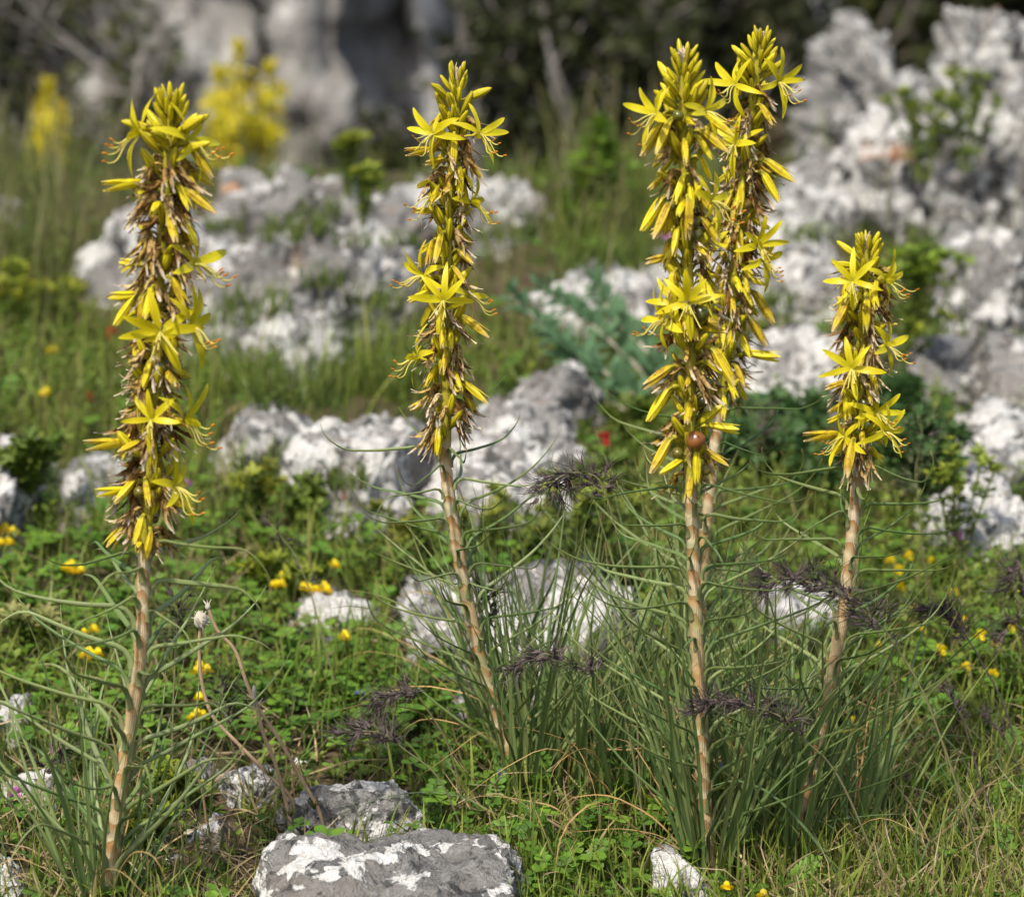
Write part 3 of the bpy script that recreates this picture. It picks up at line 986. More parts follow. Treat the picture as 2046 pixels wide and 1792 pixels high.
    # ---- stem leaves
    for i in range(leaves):
        f = (i + 0.5) / leaves
        s = 0.02 + (ssp - 0.024) * f
        az = i * ga_ + U(-0.3, 0.3)
        p = on_axis(s); d = Vector((math.sin(az), -math.cos(az), 0))
        o_ = p + d * 0.0042
        up = f                                         # 1 = just below the spike
        L = (0.130 - 0.050 * up) * U(0.75, 1.2) * leafmul
        out = R(48 + 42 * up + U(-12, 12))
        end = R(U(5, 45) + 10 * up)
        if random.random() < 0.22: end = R(U(-40, 5))
        if random.random() < curl: end = R(U(120, 190))
        ph = [R(8), out * 1.05, out, out * U(0.88, 1.04), (out + end) / 2, end]
        me = wire_leaf([q - o_ for q in leaf_path(o_, az, ph, L, 18, U(-0.9, 0.9))], lw * U(0.75, 1.1))
        if curl and random.random() < 0.35: me.materials[0] = M['leaf_pale']
        obj('leaf', me, None, root, Matrix.Translation(o_))
    # ---- basal tuft
    for i in range(basal + dry):
        az = U(0, 2 * PI); rr = U(0.002, 0.014)
        o_ = base + Vector((math.sin(az) * rr, -math.cos(az) * rr, 0)); o_.z = H1(o_.x, o_.y) - 0.004
        L = U(*basal_len); a0 = U(2, 26); a1 = a0 + U(0, 40)
        ph = [R(a0), R(a0 + 4), R((a0 + a1) / 2), R(a1), R(a1 + U(-25, 35))]
        isdry = i >= basal
        if isdry:
            L *= 0.9; ph = [R(a0 + 10), R(a0 + 30), R(U(40, 80)), R(U(70, 130)), R(U(60, 210))]
        me = leaf_tube([q - o_ for q in leaf_path(o_, az, ph, L, 16, U(-0.8, 0.8), 0.04)], U(0.0011, 0.0019) * (0.45 if isdry else 1))
        if isdry: me.materials[0] = M['dry_leaf']
        obj('dry_leaf' if isdry else 'leaf', me, None, root, Matrix.Translation(o_))
    return root

# --- the five sharp plants
asphodel('tall asphodel with browned spike of withered flowers and curly pale leaves',
         [(200, 1838), (222, 1720), (243, 1560), (268, 1410), (284, 1270), (287, 1110), (297, 1000), (302, 880), (312, 700), (322, 500), (334, 340), (342, 205)],
         1085,
         [(283, 268, -65), (374, 283, 72), (385, 527, 78), (320, 662, 3, 0.0265), (377, 652, 58), (364, 842, 78), (346, 972, 60), (303, 838, -5, 0.018)],
         (0.52, 0.26, 0.15, 0.07), nodes=255, leaves=46, basal=24, lw=0.0016, curl=0.4, leafmul=1.12, dry=5,
         extra=[(330, 300, 80, 0, 0.034), (330, 390, 70, 2, 0.034), (330, 380, -75, 5, 0.036), (300, 590, -70, 0, 0.034), (300, 900, -85, 5, 0.038),
                (300, 990, -80, 5, 0.030), (325, 745, 25, 'fruit', 0.0062), (310, 495, -70, 'fruit', 0.0048), (312, 615, -60, 'fruit', 0.005),
                (330, 640, 5, 1, 0.034), (320, 770, -30, 1, 0.030)])
asphodel('slender asphodel on a leaning stem, flowers loosely set along its spike',
         [(1048, 1590), (1010, 1480), (966, 1340), (937, 1210), (911, 1080), (893, 960), (890, 880), (893, 750), (890, 600), (896, 450), (906, 300), (915, 152)],
         872,
         [(868, 268, -50), (957, 268, 52), (868, 393, -78), (939, 405, 75), (848, 551, -80), (888, 600, -6), (933, 592, 78), (836, 716, -80)],
         (0.42, 0.24, 0.30, 0.04), fs=0.82, nodes=190, leaves=52, basal=42, lw=0.00115, curl=0.03,
         extra=[(905, 270, 0, 1, 0.030), (905, 330, 20, 1, 0.030), (895, 470, -20, 0, 0.030), (890, 310, -75, 5, 0.030), (895, 640, 65, 2, 0.032),
                (890, 770, 60, 2, 0.032), (890, 850, -20, 1, 0.028)])
asphodel('stout asphodel with dense yellow spike ending in a large brown fruit low down',
         [(1419, 1745), (1407, 1600), (1398, 1400), (1389, 1200), (1383, 1050), (1380, 965), (1378, 880), (1380, 700), (1373, 500), (1366, 300), (1366, 118)],
         958,
         [(1312, 228, -48), (1408, 222, 62), (1374, 604, -3, 0.0215), (1420, 402, 70), (1328, 640, -65, 0.022), (1352, 606, -35, 0.020)],
         (0.30, 0.34, 0.29, 0.07), fs=0.88, nodes=225, leaves=60, basal=46, lw=0.0012,
         extra=[(1391, 893, 12, 'fruit', 0.0073), (1400, 640, 30, 'fruit', 0.0062), (1385, 680, 20, 'fruit', 0.004), (1395, 480, 30, 'fruit', 0.005),
                (1395, 455, 25, 'fruit', 0.0046), (1360, 250, -65, 0, 0.036), (1365, 245, -40, 0, 0.034), (1365, 235, 65, 2, 0.034), (1365, 270, 60, 2, 0.032),
                (1370, 400, -70, 0, 0.036), (1375, 410, -45, 0, 0.036), (1372, 395, 5, 1, 0.036), (1380, 740, -65, 2, 0.034), (1385, 700, 60, 0, 0.040),
                (1378, 780, -70, 0, 0.036), (1378, 880, -60, 0, 0.036), (1385, 895, 15, 1, 0.030), (1390, 860, 70, 5, 0.030)])
asphodel('tallest asphodel standing close behind the stout one, stem mostly hidden',
         [(1380, 1500), (1393, 1300), (1408, 1080), (1424, 930), (1438, 815), (1452, 690), (1472, 500), (1492, 300), (1510, 160), (1522, 82)],
         800,
         [(1470, 170, -48), (1553, 165, 52), (1470, 288, -25), (1512, 490, 35), (1428, 490, -45), (1522, 520, 48)],
         (0.40, 0.26, 0.29, 0.05), fs=0.84, nodes=215, leaves=34, basal=40, lw=0.00115, y0=gp(1380, 1500).y,
         extra=[(1490, 330, 70, 2, 0.036), (1490, 350, 60, 0, 0.034), (1470, 360, -10, 1, 0.034), (1455, 590, 75, 0, 0.038), (1452, 640, 70, 0, 0.034),
                (1480, 420, 10, 'fruit', 0.0056), (1460, 720, 80, 5, 0.036), (1470, 460, 0, 1, 0.032)])
asphodel('short asphodel with compact bright spike, its stem leaning out of the leaf tuft',
         [(1578, 1722), (1602, 1620), (1641, 1450), (1680, 1250), (1701, 1080), (1713, 950), (1715, 880), (1718, 780), (1723, 650), (1729, 560), (1733, 490)],
         925,
         [(1705, 562, -14), (1767, 562, 60), (1702, 736, -12), (1768, 692, 52), (1748, 826, 42), (1767, 862, 45), (1688, 872, -62, 0.020)],
         (0.28, 0.36, 0.30, 0.06), fs=0.76, nodes=150, leaves=46, basal=46, lw=0.00115,
         extra=[(1705, 600, -50, 0, 0.034), (1720, 590, 0, 1, 0.032), (1710, 880, -20, 0, 0.036), (1705, 815, 10, 'fruit', 0.0046), (1710, 865, -5, 'fruit', 0.0046),
                (1715, 905, 20, 'fruit', 0.0046), (1715, 880, -80, 5, 0.034)])

# --- tufts of asphodel leaves without a spike
def leaf_tuft(u, v, label, count, length, spread, lw=0.0012, dry=8):
    g = gp(u, v)
    root = thing('asphodel_leaf_tuft', label, 'leaf tuft', g, 'asphodel leaf tufts without flowers')
    for i in range(count + dry):
        az = U(0, 2 * PI); rr = spread * math.sqrt(random.random())
        o_ = g + Vector((math.sin(az) * rr, -math.cos(az) * rr, 0)); o_.z = H1(o_.x, o_.y) - 0.004
        L = U(*length); a0 = U(2, 26); a1 = a0 + U(0, 38)
        ph = [R(a0), R(a0 + 4), R((a0 + a1) / 2), R(a1), R(a1 + U(-25, 30))]
        isdry = i >= count
        if isdry: ph = [R(a0 + 10), R(a0 + 30), R(U(40, 80)), R(U(70, 130)), R(U(60, 210))]
        me = leaf_tube([q - o_ for q in leaf_path(o_, az, ph, L, 16, U(-0.8, 0.8), 0.04)], U(0.0011, 0.0019) * (0.45 if isdry else 1))
        if isdry: me.materials[0] = M['dry_leaf']
        obj('dry_leaf' if isdry else 'leaf', me, None, root, Matrix.Translation(o_))
leaf_tuft(1140, 1570, 'wide fan of blue-green leaves between the leaning and the stout asphodel', 70, (0.10, 0.21), 0.034)
leaf_tuft(1270, 1600, 'tuft of narrow green leaves against the wide white slab', 52, (0.09, 0.19), 0.03)
leaf_tuft(1500, 1690, 'leaf tuft between the stout and the short asphodel', 58, (0.09, 0.20), 0.03)
leaf_tuft(1690, 1690, 'arching leaf tuft outside the short asphodel', 50, (0.08, 0.18), 0.026)
leaf_tuft(1010, 1480, 'leaf tuft at the foot of the leaning stem', 40, (0.09, 0.18), 0.022)

# --- asphodels out of focus beyond the crest
def far_asphodel(label, px, spike_v, y, seed, nodes=90):
    random.seed(seed)
    wp = [at(u, v, y) for u, v in px]
    g = Vector((wp[0].x, y, min(H1(wp[0].x, y), wp[0].z)))
    root = thing('yellow_asphodel', label, 'asphodel', g, 'blurred asphodels beyond the crest')
    C = catmull([g - Vector((0, 0, .01))] + wp, 60)
    b = MB().tube([p - g for p in C], [0.005 - 0.002 * i / 60 for i in range(61)], 8)
    obj('stem', b.mesh('stem', M['stem_far']), None, root, Matrix.Translation(g))
    A = [(proj(p.x, p.y, p.z)[1], p) for p in C]
    for i in range(nodes):
        t = (i + .5) / nodes; v = spike_v + (px[-1][1] - spike_v) * t
        p = axis_at(A, v); az = i * R(137.5); d = Vector((math.sin(az), -math.cos(az), 0))
        if t > 0.86:
            z = d * 0.6 + Vector((0, 0, 1)); obj('bud', BUD[i % 3], None, root, frame(p, z, d, 0.020))
        elif random.random() < 0.5:
            obj('spent_flower', CLOSED[random.randrange(5)], None, root, frame(p + d * .003, d + Vector((0, 0, .6)), Vector((0, 0, 1)), U(0.023, 0.029)))
        elif random.random() < 0.55:
            build_flower(root, p + d * 0.018, (d + Vector((0, 0, .3))).normalized(), p, 0.021, stamens=0)
        else:
            obj('bud', BUD[i % 3], None, root, frame(p, d + Vector((0, 0, .9)), d, 0.022))
    for i in range(24):
        az = U(0, 6.28)
        me = leaf_tube([q for q in leaf_path(Vector((0, 0, 0)), az, [R(10), R(40), R(60), R(40)], U(.1, .2), 10)], 0.0018)
        obj('leaf', me, None, root, Matrix.Translation(on_line(C, U(0.02, 0.6))))
def on_line(C, f):
    return C[int(f * (len(C) - 1))]
M['stem_far'] = simple('stem_olive', (0.30, 0.26, 0.05), 0.6, 0.2)
far_asphodel('blurred asphodel rising highest beyond the crest, beside its lower twin', [(455, 480), (462, 350), (472, 200), (478, 95)], 390, 4.40, 5)
far_asphodel('blurred asphodel twin leaning against the higher one beyond the crest', [(450, 480), (447, 350), (441, 240), (438, 148)], 380, 4.45, 6)
far_asphodel('blurred asphodel standing apart before the pale cliff face', [(520, 480), (525, 360), (533, 240), (541, 138)], 320, 4.45, 7, 70)
far_asphodel('blurred asphodel in front of the grey bare bush', [(84, 520), (90, 400), (98, 280), (96, 174)], 355, 4.40, 8)
random.seed(77)

# ================================================================ MEADOW (uncountable stuff)
def blade_temp(bend, segs=5, fold=0.25, kink=0.0, seed=0):
    """+Z up, bends to +Y; x half width 1, length 1 (scaled per blade)"""
    V, F, T = [], [], []
    y = z = 0.0
    for i in range(segs + 1):
        t = i / segs
        a = bend * t ** 1.4 + (kink if t > 0.55 else 0)
        w = (0.75 + 0.25 * min(1, t * 4)) * (1 - t ** 2.2)
        if i == segs: V.append((0, y, z)); T.append(1.0)
        else:
            V += [(-w, y, z), (w, y, z)]; T += [t, t]
        y += math.sin(a) / segs; z += math.cos(a) / segs
    for i in range(segs):
        a = 2 * i
        if i < segs - 1: F += [(a, a + 1, a + 3), (a, a + 3, a + 2)]
        else: F.append((a, a + 1, a + 2))
    return np.array(V, float), np.array(F), np.array(T)

def scatter(name, temps, pos, yaw, tilt, tdir, wid, lng, c0, c1, mat):
    """copies of templates: wid scales x, lng scales y,z; tilted by tilt towards direction tdir, turned by yaw"""
    N = len(pos); k = RNG.integers(0, len(temps), N)
    Vs, Fs, Cs = [], [], []; off = 0
    for t, (TV, TF, TT) in enumerate(temps):
        idx = np.where(k == t)[0]
        if not len(idx): continue
        P = TV[None] * np.stack([wid[idx], lng[idx], lng[idx]], 1)[:, None, :]
        c, s = np.cos(yaw[idx])[:, None], np.sin(yaw[idx])[:, None]
        x, y, z = P[..., 0] * c - P[..., 1] * s, P[..., 0] * s + P[..., 1] * c, P[..., 2]
        # tilt about a horizontal axis at right angles to tdir
        dx, dy = np.cos(tdir[idx])[:, None], np.sin(tdir[idx])[:, None]
        ct, st = np.cos(tilt[idx])[:, None], np.sin(tilt[idx])[:, None]
        al = x * dx + y * dy
        al2, z2 = al * ct + z * st, -al * st + z * ct
        x, y = x + (al2 - al) * dx, y + (al2 - al) * dy
        Q = np.stack([x, y, z2], -1) + pos[idx][:, None, :]
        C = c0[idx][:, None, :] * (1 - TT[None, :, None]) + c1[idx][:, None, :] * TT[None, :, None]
        n, m = Q.shape[:2]
        Vs.append(Q.reshape(-1, 3)); Cs.append(C.reshape(-1, 3))
        Fs.append((TF[None] + (np.arange(n) * m)[:, None, None]).reshape(-1, 3) + off)
        off += n * m
    me = mesh_np(name, np.concatenate(Vs), np.concatenate(Fs), mat, None, np.concatenate(Cs))
    return obj(name, me)

def cols(n, a, b, var=0.2):
    f = RNG.random((n, 1))
    c = np.array(a)[None] * (1 - f) + np.array(b)[None] * f
    return c * (1 + var * (RNG.random((n, 1)) * 2 - 1))

def spots(n, y0=1.72, y1=3.85, margin=0.09, dens=None, k=0.9, power=1.6):
    """random ground points inside the view wedge (plus a margin), nearer ones denser"""
    t = RNG.random(n) ** power
    y = y0 + (y1 - y0) * t
    x = (RNG.random(n) * 2 - 1) * (y * 0.155 + margin)
    keep = ~in_rock(x, y, k)
    uu, vv = proj(x, y, H(x, y))
    bare = 0.65 * box(uu, vv, 150, 1130, 330, 640) + 0.45 * box(uu, vv, 1300, 2100, 440, 830) + 0.6 * box(uu, vv, 420, 1200, 800, 1090)
    keep &= RNG.random(n) > bare
    x, y = x[keep], y[keep]
    z = H(x, y)
    u, v = proj(x, y, z)
    if dens is not None:
        kk = RNG.random(len(x)) < dens(u, v, x, y)
        x, y, z, u, v = x[kk], y[kk], z[kk], u[kk], v[kk]
    return np.stack([x, y, z - 0.002], 1), u, v

def patch(x, y, s, o, lo, hi):
    return np.clip((perlin(np.stack([x * s + o, y * s, 0 * x], 1)) - lo) / (hi - lo), 0, 1)

def box(u, v, u0, u1, v0, v1, soft=60.0):
    return np.clip((u - u0) / soft + .5, 0, 1) * np.clip((u1 - u) / soft + .5, 0, 1) * np.clip((v - v0) / soft + .5, 0, 1) * np.clip((v1 - v) / soft + .5, 0, 1)

# --- short meadow grass
def d_grass(u, v, x, y):
    d = 0.40 + 0.45 * patch(x, y, 9, 3, -0.3, 0.4)
    d = d + 0.5 * box(u, v, 1550, 2100, 1150, 1900) + 0.6 * box(u, v, 380, 830, 640, 860) + 0.6 * box(u, v, 980, 1330, 380, 560) + 0.6 * box(u, v, 80, 480, 700, 1100)
    d = d - 0.35 * box(u, v, 300, 850, 1450, 1800)
    return np.clip(d, 0.06, 1)
GT = [blade_temp(b, 5, kink=k) for b, k in ((0.35, 0), (0.8, 0), (1.2, 0), (0.6, 0.5), (1.6, 0.2), (0.15, 0))]
pos, u, v = spots(52000, dens=d_grass)
n = len(pos)
tall = np.clip(box(u, v, 380, 830, 640, 860) + box(u, v, 980, 1330, 380, 560) + box(u, v, 60, 480, 700, 1150) * 0.6 + 0.5 * box(u, v, 560, 800, 1150, 1500), 0, 1)
lng = (0.020 + 0.038 * RNG.random(n) ** 1.5) * (1 + 0.75 * tall)
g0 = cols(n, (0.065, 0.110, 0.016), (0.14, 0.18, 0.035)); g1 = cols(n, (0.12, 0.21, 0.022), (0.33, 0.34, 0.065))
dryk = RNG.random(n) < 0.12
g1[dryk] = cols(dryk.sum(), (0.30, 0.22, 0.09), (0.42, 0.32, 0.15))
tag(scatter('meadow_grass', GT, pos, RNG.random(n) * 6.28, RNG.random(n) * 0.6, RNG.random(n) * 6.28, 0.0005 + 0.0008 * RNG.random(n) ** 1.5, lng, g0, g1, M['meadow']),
    'short green meadow grass growing among the stones', kind='stuff')

# --- tall soft grass behind (brownish at the bush)
pos, u, v = spots(5200, 2.95, 3.88, 0.12, dens=lambda u, v, x, y: np.clip(box(u, v, -200, 260, 250, 620) + 0.8 * box(u, v, 1050, 1300, 330, 560) + 0.12, 0, 1), power=1.0)
n = len(pos)
tag(scatter('tall_grass', GT, pos, RNG.random(n) * 6.28, RNG.random(n) * 0.35, RNG.random(n) * 6.28, 0.0007 + 0.0009 * RNG.random(n), 0.05 + 0.10 * RNG.random(n),
            cols(n, (0.07, 0.10, 0.02), (0.12, 0.13, 0.04)), cols(n, (0.13, 0.16, 0.04), (0.26, 0.20, 0.10)), M['meadow']),
    'tall loose grass on the rise behind the boulders', kind='stuff')

# --- dry thatch
def d_dry(u, v, x, y):
    return np.clip(0.12 + 0.75 * box(u, v, -60, 620, 1430, 1900) + 0.95 * box(u, v, 1500, 2150, 1480, 1900) + 0.35 * patch(x, y, 7, 40, 0, 0.4) + 0.3 * box(u, v, 0, 500, 1000, 1500), 0, 1)
pos, u, v = spots(21000, 1.72, 3.6, dens=d_dry, power=2.0)
n = len(pos)
pos[:, 2] += 0.002 + 0.008 * RNG.random(n)
DT = [blade_temp(b, 5, kink=k) for b, k in ((0.4, 0.6), (1.0, 0), (0.2, -0.8), (0.7, -0.4))]
tag(scatter('dry_grass', DT, pos, RNG.random(n) * 6.28, 0.75 + 0.75 * RNG.random(n), RNG.random(n) * 6.28, 0.0003 + 0.0006 * RNG.random(n), 0.018 + 0.05 * RNG.random(n) ** 1.5,
            cols(n, (0.20, 0.14, 0.07), (0.36, 0.26, 0.13), 0.35), cols(n, (0.30, 0.22, 0.12), (0.46, 0.38, 0.24), 0.35), M['dry']),
    'dry straw and dead stalks lying between the plants', kind='stuff')

# --- leaf templates
def leaflet(V, F, T, o, d, up, L, w, t=0.6):
    """6-triangle folded leaflet from o along d"""
    o, d = Vector(o), Vector(d).normalized(); s = d.cross(Vector(up)).normalized(); nn = s.cross(d)
    b = len(V)
    for (a, q, h) in ((0, 0, 0), (0.45, 1, 0.10), (0.8, 0.75, 0.06), (1.0, 0, -0.05), (0.8, -0.75, 0.06), (0.45, -1, 0.10), (0.5, 0, 0.0)):
        V.append(tuple(o + d * (a * L) + s * (q * w) + nn * (h * L))); T.append(t * (0.4 + 0.6 * a))
    for i in range(6): F.append((b + 6, b + i, b + (i + 1) % 6))
def stalk(V, F, T, P, w):
    b = len(V)
    for i, p in enumerate(P):
        p = Vector(p); V += [tuple(p + Vector((-w, 0, 0))), tuple(p + Vector((w, 0, 0)))]; T += [0, 0]
        if i: F += [(b + 2 * i - 2, b + 2 * i - 1, b + 2 * i + 1), (b + 2 * i - 2, b + 2 * i + 1, b + 2 * i)]
def arr(V, F, T): return np.array(V), np.array(F), np.array(T)
def clover(seed):
    r = random.Random(seed); V, F, T = [], [], []
    stalk(V, F, T, [(0, 0, 0), (0, 0.05, 0.5), (0, 0.15, 1.0)], 0.03)
    for a in (0, 2.1, -2.1):
        a += r.uniform(-.2, .2)
        leaflet(V, F, T, (0, 0.15, 1.0), (math.sin(a), math.cos(a), r.uniform(-0.1, 0.35)), (0, 0, 1), 0.42, 0.19, 1.0)
    return arr(V, F, T)
def pinnate(seed, pairs=6, arch=1.1):
    r = random.Random(seed); V, F, T = [], [], []
    P = []; y = z = 0
    for i in range(9):
        P.append((0, y, z)); a = 0.15 + arch * i / 8; y += math.sin(a) / 8; z += math.cos(a) / 8
    stalk(V, F, T, P, 0.012)
    for i in range(pairs):
        f = 0.25 + 0.7 * i / (pairs - 1); j = int(f * 8); p = Vector(P[j]).lerp(Vector(P[min(8, j + 1)]), f * 8 - j)
        tg = (Vector(P[min(8, j + 1)]) - Vector(P[j])) if j < 8 else Vector(P[8]) - Vector(P[7]); tg.normalize()
        for s in (-1, 1):
            leaflet(V, F, T, p, Vector((s, 0, 0)) + tg * 0.55 + Vector((0, 0, r.uniform(-.1, .3))), tg.cross(Vector((1, 0, 0))) * -1, 0.22 * (1 - 0.25 * abs(f - .55)), 0.062, 1.0)
    leaflet(V, F, T, P[8], (0, 1, 0.1), (0, 0, 1), 0.2, 0.06, 1.0)
    return arr(V, F, T)
def rosette(seed, n=5):
    r = random.Random(seed); V, F, T = [], [], []
    for i in range(n):
        a = 6.28 * i / n + r.uniform(-.4, .4); e = r.uniform(0.2, 1.2)
        leaflet(V, F, T, (0, 0, 0.05), (math.sin(a), math.cos(a), e), (0, 0, 1), r.uniform(0.5, 1.0), r.uniform(0.14, 0.22), 1.0)
    return arr(V, F, T)
def sprig(seed, n=9):
    """upright leafy stem"""
    r = random.Random(seed); V, F, T = [], [], []
    lean = r.uniform(-.2, .2)
    stalk(V, F, T, [(0, lean * q * q, q) for q in (0, .33, .66, 1)], 0.014)
    for i in range(n):
        q = 0.15 + 0.85 * i / (n - 1); a = i * 2.4 + r.uniform(-.3, .3)
        leaflet(V, F, T, (0, lean * q * q, q), (math.sin(a), math.cos(a), 0.5 + 0.5 * q), (0, 0, 1), 0.26 * (1.15 - 0.4 * q), 0.07, 1.0)
    return arr(V, F, T)

def uniform_scatter(name, temps, n0, dens, size, c0, c1, label, y0=1.72, y1=3.9, tilt=0.35, power=1.7, lift=0.0, squash=1.0, k=0.9):
    pos, u, v = spots(n0, y0, y1, dens=dens, power=power, k=k)
    n = len(pos); pos[:, 2] += lift * RNG.random(n)
    s = size[0] + (size[1] - size[0]) * RNG.random(n) ** 1.3
    tag(scatter(name, temps, pos, RNG.random(n) * 6.28, RNG.random(n) * tilt, RNG.random(n) * 6.28, s * squash, s, cols(n, *c0), cols(n, *c1), M['meadow']), label, kind='stuff')

lush = lambda u, v, x, y: np.clip(0.10 + 0.9 * box(u, v, -60, 880, 1030, 1530) + 0.55 * box(u, v, 850, 2100, 1100, 1500) + 0.35 * patch(x, y, 8, 70, -0.1, 0.4) - 0.2 * box(u, v, 0, 600, 1520, 1800) - 0.4 * box(u, v, 1500, 2150, 1480, 1900), 0.02, 1)
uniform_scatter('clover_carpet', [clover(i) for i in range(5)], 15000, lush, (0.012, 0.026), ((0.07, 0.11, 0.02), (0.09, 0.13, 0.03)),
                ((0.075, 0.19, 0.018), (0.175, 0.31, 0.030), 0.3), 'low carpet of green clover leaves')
low_r = lambda u, v, x, y: np.clip(0.12 + 0.95 * box(u, v, 850, 1450, 1500, 1900) + 0.5 * box(u, v, 1500, 2100, 1350, 1650) + 0.4 * patch(x, y, 6, 20, 0, 0.4) + 0.4 * box(u, v, 400, 850, 1250, 1500), 0, 1)
uniform_scatter('vetch_carpet', [pinnate(i, 5 + i % 3, 0.9 + 0.2 * (i % 3)) for i in range(5)], 4200, low_r, (0.018, 0.038), ((0.07, 0.10, 0.02), (0.09, 0.13, 0.03)),
                ((0.06, 0.165, 0.020), (0.135, 0.26, 0.028), 0.3), 'feathery dark green vetch leaves close to the soil', y1=3.2, tilt=0.7)
herb = lambda u, v, x, y: np.clip(0.35 + 0.5 * patch(x, y, 10, 9, -0.2, 0.4), 0, 1)
uniform_scatter('small_herbs', [rosette(i, 4 + i % 3) for i in range(6)], 11000, herb, (0.006, 0.016), ((0.07, 0.10, 0.02), (0.10, 0.13, 0.03)),
                ((0.075, 0.15, 0.016), (0.21, 0.27, 0.03), 0.3), 'small leafy herbs filling the meadow floor', y1=3.85, tilt=0.5, power=1.3)
mid = lambda u, v, x, y: np.clip(0.12 + 0.75 * box(u, v, 600, 1300, 900, 1200) + 0.8 * box(u, v, 1400, 1950, 820, 1200) + 0.7 * box(u, v, -100, 350, 480, 900) + 0.5 * box(u, v, 1650, 2100, 1050, 1450) + 0.3 * patch(x, y, 9, 55, 0, .4), 0, 1)
uniform_scatter('leafy_herbs', [sprig(i, 8 + i % 3) for i in range(6)], 4600, mid, (0.018, 0.042), ((0.09, 0.11, 0.03), (0.11, 0.14, 0.03)),
                ((0.075, 0.14, 0.018), (0.21, 0.25, 0.03), 0.3), 'upright yellow-green herbs of the middle meadow', y0=2.2, y1=3.85, tilt=0.3, power=1.1)
# weeds rooted in cracks between and on the rocks
uniform_scatter('crevice_weeds', [rosette(i, 6) for i in range(4)], 1500, lambda u, v, x, y: 0.9 * (in_rock(x, y, 1.12)), (0.006, 0.015),
                ((0.06, 0.09, 0.02), (0.09, 0.12, 0.03)), ((0.06, 0.11, 0.016), (0.15, 0.19, 0.03)), 'small weeds rooted along the feet of the stones', y1=3.85, power=1.1, k=0.95)

# --- pebbles and crumbs
pv, pu, pvv = spots(700, 1.72, 3.2, dens=lambda u, v, x, y: np.clip(0.25 + 0.8 * box(u, v, -50, 700, 1450, 1900) + .3 * box(u, v, 1500, 2100, 1500, 1900), 0, 1))
D2, F2 = ico(2)
n = len(pv); s = 0.0015 + 0.005 * RNG.random(n) ** 3
PT = [(D2 * (1 + 0.35 * perlin(D2 * 1.3 + 9 * i))[:, None] * np.array([1, 1, 0.6]), F2, np.ones(len(D2))) for i in range(3)]
tag(scatter('gravel', PT, pv, RNG.random(n) * 6.28, RNG.random(n) * 0.4, RNG.random(n) * 6.28, s, s, cols(n, (0.30, 0.28, 0.25), (0.5, 0.48, 0.44)), cols(n, (0.28, 0.26, 0.23), (0.55, 0.53, 0.49)), M['twig']),
    'scattered limestone crumbs on the soil', kind='stuff')

# ---------------------------------------------------------------- z-buffer of the rocks, to seat tufts on them
ZB = {}
for o in list(bpy.data.objects):
    if o.name.startswith('limestone_rock'):
        me = o.data; c = np.empty(len(me.vertices) * 3, np.float32); me.vertices.foreach_get('co', c)
        mw = W[o.name]; c = c.reshape(-1, 3) + np.array(mw.translation)
        uu, vv = proj(c[:, 0], c[:, 1], c[:, 2])
        for a, b_, yy in zip((uu // 10).astype(int), (vv // 10).astype(int), c[:, 1]):
            if yy < ZB.get((a, b_), 99): ZB[(a, b_)] = yy
def seat(u, v):
    """point seen at (u, v): on a rock if one is there, else on the ground"""
    g = gp(u, v)
    a, b_ = int(u // 10), int(v // 10)
    ys = [ZB[(a + i, b_ + j)] for i in (-1, 0, 1) for j in (-1, 0, 1) if (a + i, b_ + j) in ZB]
    return at(u, v, min(ys)) if ys and min(ys) < g.y else g

# ================================================================ COUNTABLE PLANTS
def scat_mesh(name, temps, P, size, c0, c1, mat, tilt=0.6, up=None):
    """joined foliage: P list of points"""
    pos = np.array([tuple(p) for p in P]); n = len(pos)
    s = size[0] + (size[1] - size[0]) * RNG.random(n)
    o = scatter(name, temps, pos, RNG.random(n) * 6.28, RNG.random(n) * tilt, RNG.random(n) * 6.28, s, s, cols(n, *c0), cols(n, *c1), mat)
    return o
def adopt(o, parent):
    """make a freshly built world-space mesh a part of parent"""
    o.parent = parent
    o.matrix_local = W[parent.name].inverted() @ W[o.name]
    return o

# --- small tufts of grass seated in the rock cracks
TUFT = [blade_temp(b, 5) for b in (0.3, 0.7, 1.1)]
def grass_tuft(u, v, n, L, r, label=None, c1=((0.09, 0.15, 0.02), (0.19, 0.22, 0.05)), dens=1):
    g = seat(u, v)
    label = label or ('small grass tuft in a crack of the back outcrop' if v < 660 and u < 900 else 'grass tuft on the grassy rise between the outcrops' if v < 660 and u < 1400 else
                      'grass tuft at the foot of the jagged outcrop' if v < 660 else 'grass tuft along the edge of the white slabs')
    root = thing('grass_tuft', label, 'grass tuft', g - Vector((0, 0, .004)), 'grass tufts in the rock cracks')
    P = [g + Vector((U(-r, r), U(-r, r) * .5, -0.006)) for _ in range(n)]
    pos = np.array([tuple(p) for p in P])
    o = scatter('blades', TUFT, pos, RNG.random(n) * 6.28, RNG.random(n) * 0.75, RNG.random(n) * 6.28, 0.0007 + 0.0008 * RNG.random(n), L * (0.5 + 0.5 * RNG.random(n)),
                cols(n, (0.06, 0.10, 0.016), (0.10, 0.13, 0.03)), cols(n, *c1), M['meadow'])
    o['kind'] = 'stuff'
    adopt(o, root)
